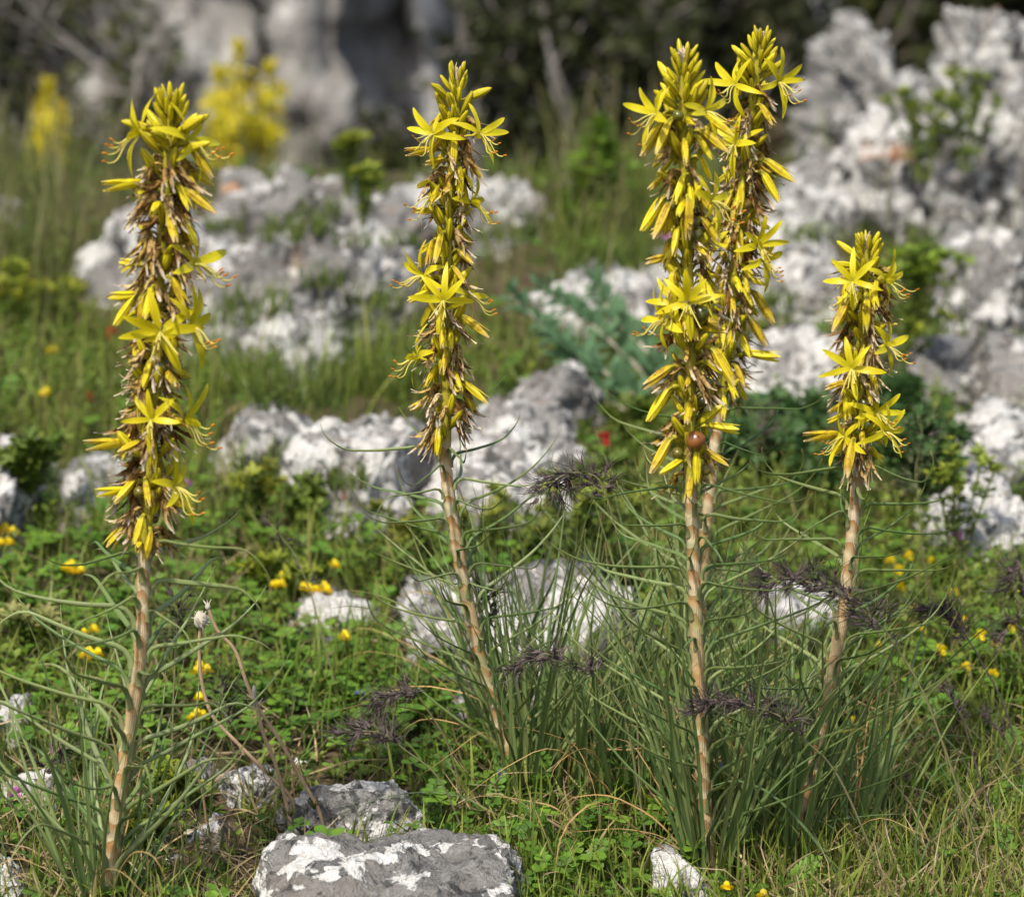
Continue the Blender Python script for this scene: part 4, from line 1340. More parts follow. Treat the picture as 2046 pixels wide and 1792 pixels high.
for (u, v, n, L, r) in [(445, 450, 90, .035, .02), (600, 455, 110, .045, .03), (640, 420, 70, .05, .025), (700, 480, 60, .03, .02), (560, 470, 60, .04, .02),
                        (520, 610, 90, .06, .03), (640, 560, 70, .05, .025), (740, 600, 90, .06, .03), (450, 640, 90, .06, .03), (800, 480, 60, .04, .02), (900, 420, 60, .04, .02),
                        (980, 470, 80, .045, .03), (1060, 460, 110, .06, .035), (1180, 520, 100, .07, .03), (1270, 520, 100, .07, .03), (700, 790, 120, .06, .04), (590, 800, 120, .06, .04),
                        (480, 780, 110, .065, .035), (830, 790, 110, .055, .035), (1600, 470, 60, .05, .02), (1690, 480, 70, .05, .025), (1560, 600, 70, .04, .02), (1760, 560, 90, .05, .03),
                        (690, 960, 60, .03, .02), (520, 930, 80, .04, .025), (1100, 1060, 80, .035, .03), (1000, 1080, 80, .03, .03), (1240, 700, 70, .04, .025), (1850, 480, 60, .05, .02)]:
    grass_tuft(u, v, int(n * (.7 if v < 650 else 1)), L * (.62 if v < 650 else 1), r)

# --- spurges: yellow-green heads on leafy stems
SPR = [sprig(i, 11) for i in range(3)]; ROS = [rosette(i + 20, 6) for i in range(4)]
def spurge(u, v, h, n, label, r=0.02, col=((0.20, 0.26, 0.02), (0.36, 0.38, 0.03)), base=((0.07, 0.11, 0.02), (0.10, 0.14, 0.03))):
    g = seat(u, v)
    root = thing('spurge_plant', label, 'spurge', g, 'yellow-green spurges among the rocks')
    st = MB(); heads = []; lp = []
    for i in range(n):
        a = U(0, 6.28); q = U(0.1, 1) * r
        top = Vector((math.sin(a) * q * 1.6, math.cos(a) * q * 1.2, h * U(0.7, 1.05)))
        f = Vector((math.sin(a) * q * .4, math.cos(a) * q * .4, -0.006))
        pts = catmull([f, f.lerp(top, .5) + Vector((0, 0, h * .08)), top], 6)
        st.tube(pts, 0.0009, 4)
        lp += [g + p.lerp(pts[-1], U(0, .3)) for p in pts[1:]]
        for k in range(4): heads.append(g + top + Vector((U(-.006, .006), U(-.006, .006), U(-.003, .006))))
    obj('stem', st.mesh('stem', M['herb_stem']), None, root, Matrix.Translation(g))
    o = scat_mesh('flower_heads', ROS, heads, (0.007, 0.012), base, col, M['meadow'], 0.7); o['kind'] = 'stuff'; adopt(o, root)
    o = scat_mesh('foliage', ROS, lp, (0.007, 0.013), base, ((0.10, 0.16, 0.02), (0.17, 0.22, 0.03)), M['meadow'], 0.9); o['kind'] = 'stuff'; adopt(o, root)
M['herb_stem'] = simple('herb_stem', (0.14, 0.17, 0.04), 0.6, 0.2)
spurge(695, 385, .06, 8, 'acid-green spurge on the crest of the back outcrop', .012)
spurge(725, 440, .05, 5, 'thin spurge beside the crest, below its brighter neighbour', .010)
for (u, v, h, n) in [(1850, 350, .08, 10), (1930, 330, .09, 10)]:
    spurge(u, v, h, n, 'spurge bush growing out of the jagged outcrop', .03, ((0.17, 0.24, 0.02), (0.30, 0.32, 0.03)))
spurge(1840, 660, .07, 14, 'bright spurge clump before the grey boulder', .028, ((0.13, 0.24, 0.02), (0.24, 0.32, 0.02)))
spurge(1780, 760, .06, 9, 'spurge clump on the ledge beyond the short asphodel', .03)
spurge(1910, 1110, .075, 6, 'spurge with lime-yellow heads before the bright white stone', .022)
spurge(70, 680, .05, 14, 'lime-yellow spurge clump at the meadow edge', .03, ((0.24, 0.28, 0.02), (0.40, 0.38, 0.03)))
spurge(20, 640, .05, 12, 'dull green spurge clump behind the lime-yellow one', .03)
spurge(555, 1210, .035, 8, 'low spurge among the yellow pea flowers', .02)
spurge(330, 1610, .022, 7, 'little spurge in the thatch beside the curly-leaved asphodel', .012, ((0.20, 0.27, 0.02), (0.34, 0.36, 0.03)))
spurge(300, 1700, .020, 7, 'tiny yellow-green spurge beside the narrow pale stone', .012, ((0.20, 0.27, 0.02), (0.34, 0.36, 0.03)))
spurge(50, 1330, .04, 7, 'pale yellow-green herb beside the curly-leaved asphodel', .018, ((0.30, 0.30, 0.10), (0.42, 0.38, 0.14)))
spurge(1150, 1100, .05, 14, 'wide pale spurge behind the stout asphodel', .04, ((0.20, 0.24, 0.03), (0.30, 0.32, 0.05)))
spurge(940, 1110, .035, 14, 'mossy yellow spurge cushion behind the leaning stem', .05, ((0.18, 0.20, 0.02), (0.28, 0.27, 0.03)))
spurge(490, 1080, .06, 7, 'spurge with upright pale yellow spikes in the clover', .016, ((0.30, 0.32, 0.03), (0.42, 0.40, 0.06)))

# --- bright leafy plant before the dark bush
def leafy_plant(u, v, h, n, r, label, temps, size, c1, name='leafy_plant', cat='plant', c0=((0.06, 0.10, 0.02), (0.09, 0.13, 0.02)), y=None, group=None):
    g = seat(u, v) if y is None else Vector((at(u, v, y).x, y, H1(at(u, v, y).x, y)))
    root = thing(name, label, cat, g, group)
    st = MB(); lp = []
    for i in range(max(3, n // 14)):
        a = U(0, 6.28); q = U(0, 1) * r
        top = Vector((math.sin(a) * q, math.cos(a) * q, h * U(.75, 1.05) * (1 - .35 * q / r)))
        pts = catmull([Vector((top.x * .15, top.y * .15, -.01)), top * .5 + Vector((U(-.01, .01), U(-.01, .01), 0)), top], 8)
        st.tube(pts, [0.0016 - .001 * k / 8 for k in range(9)], 4)
        for k in range(14): lp.append(g + pts[random.randrange(1, 9)] + Vector((U(-.008, .008), U(-.008, .008), U(-.006, .006))))
    obj('stem', st.mesh('stem', M['herb_stem']), None, root, Matrix.Translation(g))
    o = scat_mesh('foliage', temps, lp, size, c0, c1, M['meadow'], 0.9); o['kind'] = 'stuff'; adopt(o, root)
leafy_plant(1205, 490, .135, 300, .026, 'upright fresh-green leafy plant before the dark evergreen bush', SPR + ROS, (.012, .022), ((0.10, 0.19, 0.015), (0.17, 0.28, 0.02)))
leafy_plant(1150, 500, .085, 200, .03, 'lower green leafy plant beside the upright one', SPR + ROS, (.010, .020), ((0.10, 0.17, 0.015), (0.16, 0.24, 0.02)))
for (u, v, h, r) in [(1500, 960, .05, .04), (1580, 900, .05, .05), (1660, 1000, .045, .04), (1840, 960, .05, .045), (1790, 880, .05, .04)]:
    leafy_plant(u, v, h, 190, r, 'bluish-green leafy herb clump behind the asphodels', ROS, (.012, .022), ((0.045, 0.11, 0.035), (0.09, 0.16, 0.05)), group='herb clumps behind the asphodels')
for (u, v) in [(600, 1050), (1230, 1010), (1290, 900), (60, 960)]:
    leafy_plant(u, v, .04, 130, .035, 'light green herb clump beside the white slabs', ROS, (.008, .016), ((0.09, 0.15, 0.02), (0.16, 0.21, 0.03)), group='herb clumps beside the slabs')

# --- grey-leaved plant: each leaf a part
def big_leaf(seed, L=1.0, w=0.2):
    r = random.Random(seed); b = MB(); rows = []
    cu = r.uniform(-.3, .5)
    for i in range(8):
        t = i / 7; ww = w * math.sin(PI * (0.06 + 0.93 * t) ** .85) if i < 7 else 0.004
        rows.append([((j - 2) / 2 * ww, t * L, -cu * t * t * .5 + .35 * abs(j - 2) / 2 * ww + .02 * math.sin(5 * t + j)) for j in range(5)])
    return b.grid(rows).mesh('leaf', M['grey_leaf'])
M['grey_leaf'] = simple('grey_green_leaf', (0.080, 0.150, 0.068), 0.6, 0.2, 0.2, 0.35)
M['grey_leaf_dark'] = simple('dark_leaf', (0.045, 0.085, 0.035), 0.5, 0.25, 0.2, 0.35)
M['grey_stem'] = simple('woody_stem', (0.30, 0.26, 0.20), 0.85, 0.1, 0, 0.1, 90)
BL = [big_leaf(i, 1, .17 + .05 * (i % 3)) for i in range(5)]
root = thing('grey_leaved_plant', 'sprawling plant with long grey-green leaves and bare woody stems', 'plant', gp(1250, 830))
gl_y = gp(1250, 830).y
for (pp) in [[(1320, 840), (1230, 760), (1130, 690), (1020, 590)], [(1330, 800), (1260, 720), (1170, 640), (1080, 575)], [(1330, 790), (1290, 700), (1230, 640), (1190, 570)],
             [(1300, 860), (1220, 800), (1150, 740), (1090, 650)], [(1340, 830), (1310, 740), (1280, 690), (1250, 650)]]:
    dy = U(-.06, .05)
    C = catmull([at(u, v, gl_y + dy + .03 * i) for i, (u, v) in enumerate(pp)], 24)
    g = C[0].copy(); C[0].z = H1(C[0].x, C[0].y) - .01
    obj('branch', MB().tube([p - g for p in C], [0.0020 - .0012 * i / 24 for i in range(25)], 6).mesh('branch', M['grey_stem']), None, root, Matrix.Translation(g))
    for i in range(4, 25):
        for s in (0, 1, 2):
            if i < 12 and random.random() < .35: continue
            p = C[i]; t = (C[min(24, i + 1)] - C[i - 1]).normalized()
            a = U(0, 6.28); side = Vector((math.cos(a), math.sin(a) * .6, math.sin(a * 1.7) * .8))
            d = (side + t * U(.3, 1.0) + Vector((0, 0, .3))).normalized()
            zv = Vector((U(-.4, .4), -0.6, 1)); zv = (zv - d * zv.dot(d)).normalized(); xv = d.cross(zv)
            mt = Matrix((xv, d, zv)).transposed().to_4x4()
            o = bpy.data.objects.new('leaf', BL[random.randrange(5)])
            link(o, root, Matrix.Translation(p) @ mt @ Matrix.Scale(U(.018, .032) * (1 - .35 * i / 25), 4))

# --- purple viviparous grass heads
def spikelet_mesh(k):
    r = random.Random(k + 300); b = MB()
    for m in range(3):
        a = r.uniform(0, 6.28); d = Vector((math.sin(a) * .3, math.cos(a) * .3, 1)).normalized()
        b.tube([Vector((0, 0, 0)), d * .2, d * .42], [.03, .062, .015], 4)
    for m in range(8):
        a = r.uniform(0, 6.28); q = r.uniform(.15, .75)
        p0 = Vector((0, 0, .25)); p2 = Vector((math.sin(a) * q, math.cos(a) * q, r.uniform(.7, 1.15))); p1 = p0.lerp(p2, .55) + Vector((0, 0, .12))
        b.tube([p0, p1, p2], [.020, .014, .005], 3)
    return b
M['spike_purple'] = simple('spikelet_purple', (0.100, 0.076, 0.070), 0.7, 0.2, 0.15, 0.45)
M['spike_green'] = simple('spikelet_green', (0.10, 0.12, 0.05), 0.7, 0.2, 0.2, 0.4)
SPK = [spikelet_mesh(k).mesh('spikelet', M['spike_purple']) for k in range(4)]
SPKG = [spikelet_mesh(k + 9).mesh('spikelet', M['spike_green']) for k in range(3)]
M['grass_stem'] = simple('grass_stalk', (0.16, 0.15, 0.07), 0.6, 0.2, 0, 0.3)
M['grass_stem_dark'] = simple('grass_stalk_purple', (0.085, 0.065, 0.06), 0.6, 0.2, 0, 0.2)
def grass_head(label, stem_px, head_px, n, base_uv, size=(.011, .018), green=.25, fat=.004, dark=False, dyt=0.0):
    """stem_px from the ground up to where the head begins; head_px along the head to its tip"""
    g = gp(*base_uv); y = g.y
    pts = [at(u, v, y + dyt) for u, v in stem_px]
    C = catmull([g - Vector((0, 0, .004))] + pts, 28)
    root = thing('grass_stalk', label, 'grass stalk', g, 'purple-headed grasses')
    Hd = catmull([pts[-1]] + [at(u, v, y + dyt) for u, v in head_px], 30)
    full = C + Hd[1:]
    rd = [0.00075 - .0004 * i / len(full) for i in range(len(full))]
    obj('stem', MB().tube([p - g for p in full], rd, 5).mesh('stem', M['grass_stem_dark' if dark else 'grass_stem']), None, root, Matrix.Translation(g))
    for i in range(n):
        f = (i + .5) / n; p = Hd[int(f * 30)]; t = (Hd[min(30, int(f * 30) + 1)] - Hd[max(0, int(f * 30) - 1)]).normalized()
        a = U(0, 6.28); s = Vector((math.sin(a), math.cos(a), U(-.6, .6)))
        d = (t * U(.4, 1.0) + s * .75).normalized()
        me = random.choice(SPKG if random.random() < green else SPK)
        obj('spikelet', me, None, root, frame(p + s * fat * U(0, 1), d, Vector((0, 1, 0)), U(*size)))
grass_head('drooping dark grass head against the bleached slab, beside the leaning stem', [(1265, 1300), (1240, 1100), (1212, 990)], [(1190, 952), (1140, 945), (1105, 965), (1092, 985)], 38, (1285, 1690), fat=.007)
grass_head('dark grass head hanging level before the stout asphodel stem', [(1680, 1560), (1600, 1470)], [(1560, 1432), (1500, 1410), (1440, 1402), (1392, 1415)], 52, (1790, 1805), green=.15)
grass_head('dark grass head reaching across to the short asphodel stem', [(1860, 1420), (1770, 1260)], [(1690, 1190), (1640, 1170), (1570, 1155), (1510, 1175)], 64, (1990, 1800), green=.2, fat=.006)
grass_head('green-purple grass head before the wide low slab', [(1250, 1440), (1190, 1345)], [(1140, 1325), (1080, 1305), (1022, 1340)], 36, (1300, 1720), green=.45)
grass_head('small purple grass head beside the leaning asphodel leaves', [(880, 1560), (800, 1490)], [(770, 1468), (730, 1460), (695, 1470)], 30, (940, 1690), green=.15)
grass_head('small dark grass head above the purple one in the clover', [(900, 1500), (840, 1395)], [(815, 1385), (770, 1390), (740, 1415)], 24, (935, 1650), green=.1)
grass_head('long-stalked purple grass head nodding over the fine grass', [(2010, 1420), (1960, 1320), (1930, 1270)], [(1910, 1240), (1880, 1222), (1852, 1220)], 30, (2050, 1560), green=.1, dark=True)
grass_head('slim straight purple grass head leaning through the fine grass', [(1960, 1560), (1925, 1440)], [(1900, 1395), (1880, 1370)], 18, (2010, 1680), size=(.006, .009), green=.0, dark=True, fat=.002)
grass_head('slim purple grass head ending beside the long-stalked one', [(2030, 1520), (2005, 1470)], [(1980, 1440), (1955, 1415)], 16, (2070, 1600), size=(.006, .009), green=.0, dark=True, fat=.002)
grass_head('bushy dark grass head at the meadow edge', [(2075, 1300), (2055, 1200)], [(2040, 1130), (2030, 1160), (2012, 1185)], 34, (2080, 1430), green=.3, fat=.008)
grass_head('airy green grass head below the bushy dark one', [(2050, 1330)], [(2035, 1240), (2015, 1255), (1990, 1275)], 20, (2060, 1450), green=.3)
grass_head('green bristly grass head against the leaning stem', [(985, 1400), (975, 1250)], [(965, 1195), (955, 1165)], 16, (1000, 1560), green=.8, fat=.008)
grass_head('upright bristly grass head beside the curly-leaved asphodel', [(345, 1450), (352, 1280)], [(354, 1240), (358, 1180)], 20, (345, 1600), green=.5)
grass_head('soft green grass plume beside the short asphodel stem', [(1800, 1400), (1760, 1280)], [(1740, 1230), (1720, 1200), (1690, 1165)], 26, (1860, 1520), green=.9, fat=.009)
grass_head('green grass plume before the ledge stone', [(1850, 1150), (1835, 1000)], [(1830, 940), (1842, 870), (1835, 830)], 24, (1880, 1250), green=.85, fat=.008)
grass_head('small purple grass head low in the dry thatch', [(70, 1640), (90, 1540)], [(110, 1505), (140, 1490)], 14, (60, 1720), green=.1)
grass_head('dark grass tip above the yellow pea flowers', [(660, 1330), (620, 1180)], [(590, 1110), (560, 1070), (530, 1035)], 20, (690, 1430), size=(.006, .010), green=.6)
grass_head('faint green grass head in the middle meadow', [(1500, 1000), (1520, 900)], [(1530, 860), (1545, 830)], 18, (1490, 1080), green=.6)
grass_head('small dark grass head in the clover beside the anemone stalks', [(480, 1560), (455, 1450)], [(450, 1415), (445, 1385), (450, 1360)], 14, (500, 1620), green=.4)

# --- anemone stalks gone to seed
M['anem_stem'] = simple('anemone_stalk', (0.36, 0.25, 0.15), 0.7, 0.15, 0, 0.1, 120)
M['anem_head'] = simple('anemone_seed_head', (0.44, 0.39, 0.31), 0.95, 0.0, 0, 0.05, 400)
def anemone(label, px, base_uv, head, leaf_uv):
    g = gp(*base_uv); y = g.y
    C = catmull([g - Vector((0, 0, .004))] + [at(u, v, y) for u, v in px], 50)
    root = thing('anemone_stalk', label, 'anemone', g, 'anemone stalks gone to seed')
    obj('stem', MB().tube([p - g for p in C], [.0013 - .0002 * i / 50 for i in range(51)], 7).mesh('stem', M['anem_stem']), None, root, Matrix.Translation(g))
    b = MB(); tip = C[-1]
    if head == 'ball':
        b.ball((0, 0, .003), .0052, 14, 10, (.85, .85, 1.1)); b.V = [tuple(Vector(q) * (1 + .10 * math.sin(q[0] * 4000) * math.sin(q[2] * 4000))) for q in b.V]
        for i in range(30):
            a, e = U(0, 6.28), U(-.8, 1.5); d = Vector((math.cos(a) * math.cos(e), math.sin(a) * math.cos(e), math.sin(e)))
            b.tube([Vector((0, 0, .003)) + d * .004, Vector((0, 0, .003)) + d * .0068], [.0004, .0002], 3)
    elif head == 'bare':
        b.ball((0, 0, 0), .0018, 8, 6, (1, 1, 1.3))
        for i in range(8): b.tube([(0, 0, 0), (U(-.003, .003), U(-.003, .003), U(.002, .005))], [.0005, .0002], 3)
    else:
        b.ball((0, 0, .003), .0014, 8, 6, (1, 1, 3))
        for i in range(12): b.tube([(0, 0, -.002 - .002 * (i % 4)), (U(-.006, .006), U(-.006, .006), U(-.008, .002))], [.0006, .0003], 3)
    obj('seed_head', b.mesh('seed_head', M['anem_head']), None, root, Matrix.Translation(tip))
    lp = at(leaf_uv[0], leaf_uv[1], y)
    for i in range(7):
        a = 6.28 * i / 7 + U(-.3, .3); d = Vector((math.sin(a) * .75, math.cos(a) * .75, 1)).normalized()
        o = bpy.data.objects.new('bract', BRACT); link(o, root, frame(lp, d.cross(Vector((0, 0, 1))).cross(d), d, U(.007, .011)))
def bract_mesh():
    b = MB()
    for s in (-.35, 0, .35):
        b.grid([[(s * t + (j - 1) * .09 * (1 - t), t, .1 * t * t) for j in range(3)] for t in (0, .35, .7, 1.0)])
    return b.mesh('bract', M['bract'])
M['bract'] = simple('bract_green', (0.13, 0.15, 0.035), 0.6, 0.2, 0.25, 0.3)
BRACT = bract_mesh()
anemone('anemone stalk with woolly grey seed ball beside the curly leaves', [(680, 1600 + 20), (645, 1565), (560, 1480), (510, 1400), (500, 1320), (500, 1255), (500, 1250)][3:] if False else
        [(585, 1600), (545, 1555), (470, 1480), (425, 1430), (405, 1370), (398, 1300), (401, 1248)], (592, 1650), 'ball', (541, 1552))
anemone('long dark wavy anemone stalk bare at its tip', [(638, 1620), (605, 1560), (560, 1480), (520, 1420), (495, 1370), (470, 1300), (435, 1260), (415, 1212)], (655, 1680), 'bare', (627, 1615))
anemone('short anemone stalk with downy seeds blowing off', [(580, 1640), (555, 1540), (525, 1460), (508, 1390)], (590, 1685), 'down', (580, 1632))

# --- small flowers: pea flowers, red and pink dots
def petal_round(k):
    r = random.Random(k + 700); b = MB(); rows = []
    for i in range(6):
        t = i / 5; w = .48 * math.sin(PI * (0.1 + .82 * t)) ** .7
        rows.append([((j - 1.5) / 1.5 * w, t, .25 * t * t + .15 * abs(j - 1.5) * w) for j in range(4)])
    return b.grid(rows)
def blossom(name, label, cat, group, u, v, h, n, mats, size, petals=4, stem_mat='herb_stem', seated=False):
    """h: height of the flower above its foot in metres; (u, v) is where the flower shows"""
    # walk down the view ray until the flower hangs h above the ground
    g = gp(u, v, h)
    foot = Vector((g.x + U(-.004, .004), g.y + .004, H1(g.x, g.y + .004) - .003))
    root = thing(name, label, cat, foot, group)
    st = MB()
    heads = []
    for i in range(n):
        a = 6.28 * i / n + U(-.5, .5); q = 0 if n == 1 else size * .9
        heads.append(g + Vector((math.sin(a) * q, math.cos(a) * q * .6, U(-.3, .3) * size)))
        hd = heads[-1] - foot
        st.tube(catmull([Vector((0, 0, 0)), hd * .5 + Vector((U(-.004, .004), 0, 0)), hd * .86 + Vector((0, 0, .002)), hd], 8), .0007, 4)
    obj('stem', st.mesh('stem', M[stem_mat]), None, root, Matrix.Translation(foot))
    for p in heads:
        fa = U(-.6, .6)
        for k in range(petals):
            a = 6.28 * k / petals + U(-.2, .2)
            e = U(.1, .7)
            d = Vector((math.cos(a) + .2 * fa, -.5 * U(.2, 1), math.sin(a) * .9 + e)).normalized()
            if name == 'pea_flower':                   # banner upright, wings and keel forward
                d = Vector([(fa * .5, .1, 1), (.8 + fa, -.6, .15), (-.8 + fa, -.6, .2), (fa, -1, -.1)][k % 4]).normalized()
            o = bpy.data.objects.new('petal', mats[k % len(mats)]); link(o, root, frame(p, d.cross(Vector((U(-.3, .3), 1, .4))).cross(d), d, size * U(.8, 1.15)))
M['pea_yellow'] = simple('pea_yellow', (0.78, 0.60, 0.012), 0.5, 0.2, 0.3, 0.12)
M['pea_orange'] = simple('pea_orange', (0.78, 0.52, 0.010), 0.5, 0.2, 0.3, 0.12)
M['red'] = simple('flower_red', (0.40, 0.012, 0.022), 0.6, 0.15, 0.25, 0.2)
M['pink'] = simple('flower_pink', (0.62, 0.20, 0.52), 0.6, 0.15, 0.3, 0.15)
M['blue'] = simple('flower_blue', (0.26, 0.28, 0.62), 0.6, 0.15, 0.3, 0.15)
PY = [petal_round(0).mesh('petal', M['pea_yellow']), petal_round(1).mesh('petal', M['pea_orange'])]
PR = [petal_round(2).mesh('petal', M['red'])]; PP = [petal_round(3).mesh('petal', M['pink'])]; PB = [petal_round(4).mesh('petal', M['blue'])]
pea = 'yellow pea flowers in the clover'
for (u, v, n, s) in [(148, 1137, 3, .006), (183, 1310, 3, .006), (178, 1262, 2, .005), (567, 1148, 1, .006), (553, 1172, 2, .0055), (617, 1180, 2, .006), (645, 1178, 2, .006), (402, 1340, 2, .006),
                     (395, 1430, 2, .005), (398, 1395, 1, .005), (694, 1278, 1, .006), (670, 1130, 1, .005), (10, 1062, 2, .007), (14, 1085, 2, .005), (108, 703, 1, .006), (88, 785, 1, .006)]:
    blossom('pea_flower', 'golden-yellow pea blossom on a thin stalk in the clover', 'pea flower', pea, u, v, .03, n + 1, PY, s * .85, 4)
for (u, v) in [(1520, 1582), (1514, 1592), (1292, 1598), (1452, 1777), (1527, 1788)]:
    blossom('pea_flower', 'single yellow pea blossom at the feet of the asphodels', 'pea flower', 'yellow pea flowers among the asphodel leaves', u, v, .02, 1, PY, .005, 4)
for (u, v) in [(1778, 1118), (1795, 1140), (1815, 1112), (1860, 1120), (1905, 1185), (1830, 1215), (1925, 1242), (1960, 1270), (1990, 1290), (2020, 1255), (1842, 1260), (1880, 1300), (1930, 1330), (1985, 1345), (1800, 1170), (1760, 1290), (2030, 1180), (1702, 1440), (1690, 1470)]:
    blossom('meadow_buttercup', 'tiny orange-yellow flower in the fine grass beyond the short asphodel', 'flower', 'tiny yellow flowers in the fine grass', u, v, .028, 1, PY, .0042, 5)
for (u, v, s) in [(222, 668, .007), (1207, 876, .006), (585, 908, .0055), (630, 950, .005), (698, 984, .0055), (1085, 845, .004), (178, 790, .004), (575, 1745, .004)]:
    blossom('red_pea_flower', 'small crimson pea flower on a thin stalk', 'flower', 'crimson pea flowers', u, v, .03, 1, PR, s, 4)
for (u, v, s) in [(33, 1581, .0045), (1911, 1072, .006), (1137, 365, .008), (1818, 256, .010), (370, 966, .005), (1330, 470, .006)]:
    blossom('pink_flower', 'small pink flower on a thin stalk', 'flower', 'small pink flowers', u, v, .03, 1, PP, s, 5)
for (u, v) in [(664, 1273), (1186, 1131), (1604, 947), (1870, 860), (598, 947), (1440, 1535), (1000, 1548), (720, 1390)]:
    blossom('blue_flower', 'tiny pale blue flower in the grass', 'flower', 'tiny pale blue flowers', u, v, .02, 1, PB, .004, 4)

# --- single long grass blades that stand out
def long_blade(label, px, base_uv, w, mat='blade_green', group='single long grass blades'):
    g = gp(*base_uv); C = catmull([g - Vector((0, 0, .004))] + [at(u, v, g.y + .0 * i) for i, (u, v) in enumerate(px)], 24)
    o = obj('long_grass', leaf_tube([p - g for p in C], w), None, None, Matrix.Translation(g)); o.data.materials[0] = M[mat]
    tag(o, label, 'grass', group, 'thing')
M['blade_green'] = simple('long_blade', (0.115, 0.185, 0.065), 0.5, 0.3, 0.25, 0.2)
M['blade_fresh'] = simple('fresh_blade', (0.13, 0.21, 0.03), 0.5, 0.3, 0.25, 0.2)
M['blade_dry'] = simple('dry_blade', (0.40, 0.28, 0.13), 0.7, 0.1, 0.15, 0.2)
M['twig_red'] = simple('twig_red', (0.13, 0.06, 0.045), 0.8, 0.1, 0, 0.2, 90)
long_blade('broad blue-green blade bending over in the fine grass', [(1830, 1700), (1840, 1600), (1880, 1530), (1945, 1510)], (1850, 1790), .0020)
long_blade('long pale blade arching out of the short asphodel tuft', [(1640, 1640), (1720, 1530), (1840, 1470), (1990, 1478)], (1600, 1720), .0012)
long_blade('broad fallen blade before the asphodel feet', [(1250, 1690), (1500, 1660), (1720, 1630), (1820, 1625)], (1190, 1720), .0016)
long_blade('bent blade crossing in front of the stout stem', [(1660, 1720), (1560, 1600), (1480, 1560), (1420, 1570)], (1690, 1790), .0014)
long_blade('thin long blade laid over the cream stone', [(1000, 1630), (900, 1585), (780, 1590), (640, 1640)], (1060, 1660), .0012)
long_blade('dry curled blade over the vetch leaves', [(1120, 1620), (1060, 1600), (960, 1590), (900, 1620)], (1180, 1680), .0012, 'blade_dry')
long_blade('pale straight stalk leaning through the thatch', [(330, 1690), (420, 1640), (530, 1610)], (270, 1740), .0011, 'blade_dry')
long_blade('upright fresh blade beside the grey lichen block', [(1062, 1700), (1068, 1600), (1075, 1540)], (1058, 1792), .0018, 'blade_fresh')
for i in range(26):
    u, v = U(560, 830), U(1330, 1560)
    long_blade('fresh upright grass blade in the clover behind the anemone stalks', [(u + U(-8, 8), v - U(60, 90)), (u + U(-30, 30), v - U(130, 190))], (u, v), U(.0010, .0018), 'blade_fresh', 'fresh blades in the clover')
for i in range(30):
    u, v = U(-10, 420), U(1560, 1830)
    k = U(-60, 60)
    long_blade('grass blade in the thatch round the curly-leaved asphodel', [(u + k * .3, v - U(60, 90)), (u + k, v - U(130, 210))], (u, v), U(.0008, .0014), random.choice(['blade_green', 'blade_green', 'blade_dry', 'blade_fresh']), 'blades in the dry thatch')
for i in range(46):
    u, v = U(1560, 2060), U(1560, 1840)
    k = U(-130, 130)
    long_blade('fine grass blade in the grass outside the short asphodel', [(u + k * .3, v - U(50, 90)), (u + k, v - U(100, 220))], (u, v), U(.0006, .0011), random.choice(['blade_green', 'blade_green', 'blade_dry', 'blade_fresh']), 'fine blades by the short asphodel')
for (px, b) in [([(1270, 1640), (1250, 1600)], (1290, 1690)), ([(720, 1640), (860, 1660)], (640, 1650)), ([(560, 1780), (480, 1760)], (650, 1790)), ([(1720, 1600), (1600, 1580)], (1760, 1640)), ([(1900, 1640), (1980, 1560)], (1850, 1700))]:
    long_blade('thin reddish dead twig lying in the grass', px, b, .0011, 'twig_red', 'dead twigs')

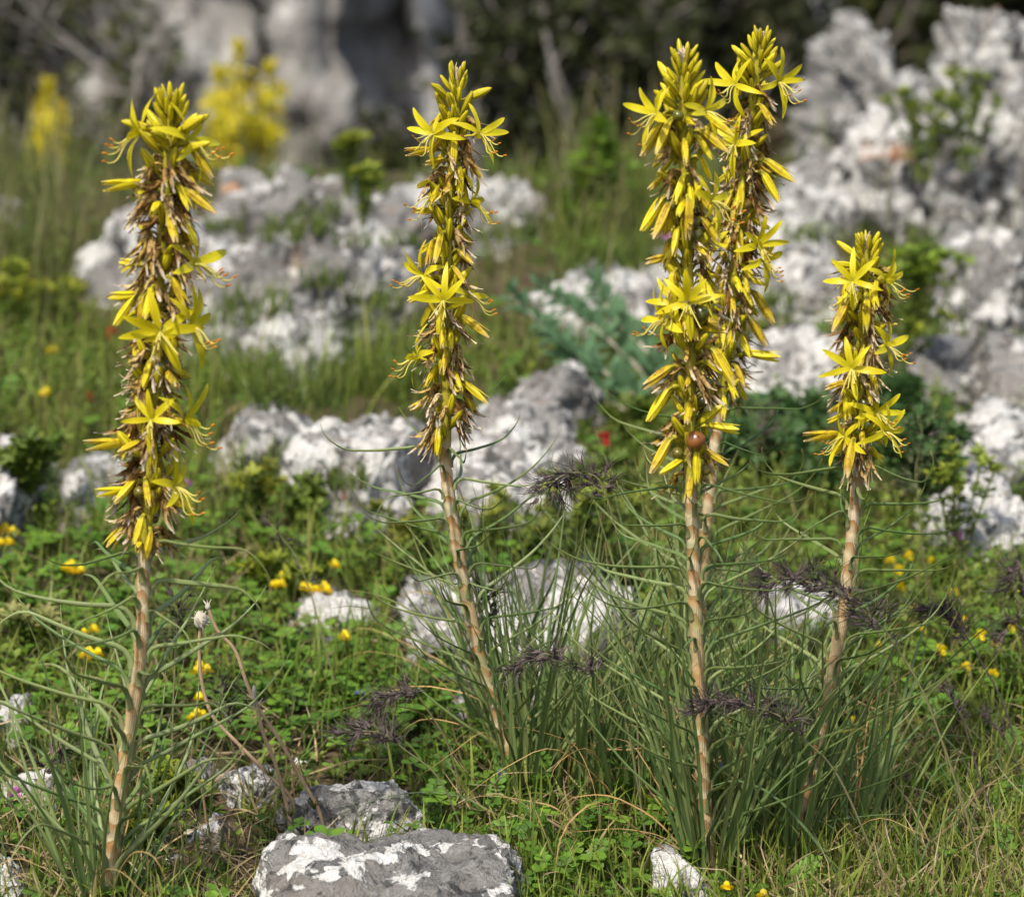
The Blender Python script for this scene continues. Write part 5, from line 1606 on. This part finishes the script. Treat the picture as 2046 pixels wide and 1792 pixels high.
# ================================================================ BUSHES BEYOND
def bush(name, label, u, v0, v1, y, width, nb, twig_col, leaf_n, leaf_c, leaf_size, seed, spread=1.0, thick=.010, temps=None, depth=None, droop=0.0):
    r = random.Random(seed)
    top, foot = at(u, v0, y), at(u, v1, y)
    g = Vector((foot.x, y, H1(foot.x, y) - .02)); hh = top.z - g.z
    root = thing(name, label, 'bush', g)
    tr = MB(); tw = MB(); ends = []
    depth = depth or width * .6
    def grow(p, d, L, rad, lev):
        n = 4; P = [p]
        for i in range(n):
            d = (d + Vector((r.uniform(-1, 1), r.uniform(-1, 1), r.uniform(-.6, .8))) * (.16 + .09 * lev)).normalized()
            d = (d + Vector((-.55 * (p.x / width) * (abs(p.x) > .8 * width), -.4 * (p.y / depth) * (abs(p.y) > .8 * depth), 0))).normalized()
            p = p + d * (L / n); P.append(p)
            if lev >= 2: ends.append(p)
        (tr if lev < 2 else tw).tube(P, [rad * (1 - .45 * i / n) for i in range(n + 1)], 5 if lev < 2 else 3, cap=False)
        if lev < 4:
            for k in range(4 if lev < 3 else 2):
                q = P[r.randint(1, n)]
                dd = (d + Vector((r.uniform(-1, 1), r.uniform(-1, 1), r.uniform(-.7, .8))) * spread).normalized()
                grow(q, dd, L * r.uniform(.36, .56), rad * .55, lev + 1)
    for k in range(nb):
        x = r.uniform(-1, 1) * width; yy = r.uniform(-1, 1) * depth
        grow(Vector((x * .7, yy * .7, 0)), Vector((x * .7 / width, yy * .3, 1.3)).normalized(), hh * r.uniform(.5, .8), thick, 0)
    obj('branch', tr.mesh('branch', M[twig_col]), None, root, Matrix.Translation(g))
    o = obj('twigs', tw.mesh('twigs', M[twig_col]), None, root, Matrix.Translation(g)); o['kind'] = 'stuff'
    if leaf_n:
        P = [g + r.choice(ends) + Vector((r.gauss(0, .02), r.gauss(0, .02), r.gauss(0, .02))) for _ in range(leaf_n)]
        o = scat_mesh('foliage', temps or ROS, P, leaf_size, ((0.05, 0.06, 0.02), (0.07, 0.08, 0.03)), leaf_c, M['meadow'], 2.5); o['kind'] = 'stuff'; adopt(o, root)
M['bark_grey'] = simple('bark_grey', (0.22, 0.20, 0.175), 0.9, 0.1, 0, 0.1, 30)
M['bark_dark'] = simple('bark_dark', (0.10, 0.085, 0.07), 0.9, 0.1, 0, 0.1, 30)
bush('bare_bush', 'grey bare-twigged bush behind the blurred asphodel', 60, -300, 420, 5.1, .26, 12, 'bark_grey', 900, ((0.05, 0.06, 0.015), (0.10, 0.10, 0.03)), (.014, .028), 1, .85)
bush('bare_bush', 'thin grey bush standing before the cliff buttress', 250, -60, 420, 5.3, .10, 6, 'bark_grey', 300, ((0.06, 0.07, 0.02), (0.10, 0.10, 0.04)), (.012, .022), 2, .7)
bush('bare_bush', 'darker bare bush at the gully edge beside the grey one', -140, -250, 420, 5.4, .26, 9, 'bark_dark', 1200, ((0.04, 0.05, 0.015), (0.07, 0.08, 0.02)), (.016, .03), 3, .85)
bush('evergreen_bush', 'dark evergreen bush with tiny leaves and grey twigs behind the outcrop crest', 1170, -200, 420, 4.95, .19, 12, 'bark_grey', 5200, ((0.028, 0.036, 0.012), (0.065, 0.072, 0.026)), (.012, .024), 4, .75)
bush('evergreen_bush', 'dark evergreen bush joined by bare grey twigs behind the paired spikes', 1420, -200, 430, 5.1, .17, 10, 'bark_grey', 3800, ((0.030, 0.036, 0.014), (0.075, 0.075, 0.032)), (.012, .024), 5, .75)
bush('evergreen_bush', 'shaded olive bush above the jagged outcrop', 1930, -420, 300, 5.9, .36, 11, 'bark_dark', 6500, ((0.030, 0.045, 0.010), (0.075, 0.085, 0.018)), (.018, .036), 6, .85)
bush('evergreen_bush', 'olive bush hanging in the cleft between the cliff faces', 515, -160, 120, 6.25, .02, 3, 'bark_dark', 500, ((0.035, 0.050, 0.010), (0.07, 0.085, 0.014)), (.016, .03), 7, .4, thick=.005)
bush('evergreen_bush', 'low olive bush at the foot of the cliff beyond the crest', 790, 300, 420, 5.3, .05, 6, 'bark_dark', 1100, ((0.045, 0.055, 0.014), (0.10, 0.10, 0.03)), (.012, .022), 8, .6, thick=.004)
bush('evergreen_bush', 'dark green bush between the evergreen and the upright grey rock', 1640, -150, 430, 6.4, .16, 8, 'bark_dark', 3200, ((0.03, 0.04, 0.012), (0.07, 0.075, 0.025)), (.016, .03), 9, .75)
bush('evergreen_bush', 'loose shrub beyond the outcrop outside the olive bush', 2350, -420, 400, 6.0, .40, 8, 'bark_dark', 3600, ((0.03, 0.045, 0.01), (0.08, 0.09, 0.02)), (.018, .034), 10, .9)
bush('heath_bush', 'brown dry heath cushion at the foot of the jagged outcrop', 1575, 285, 420, 4.15, .06, 7, 'bark_dark', 900, ((0.11, 0.075, 0.045), (0.18, 0.12, 0.07)), (.008, .016), 11, 1.0, thick=.002)
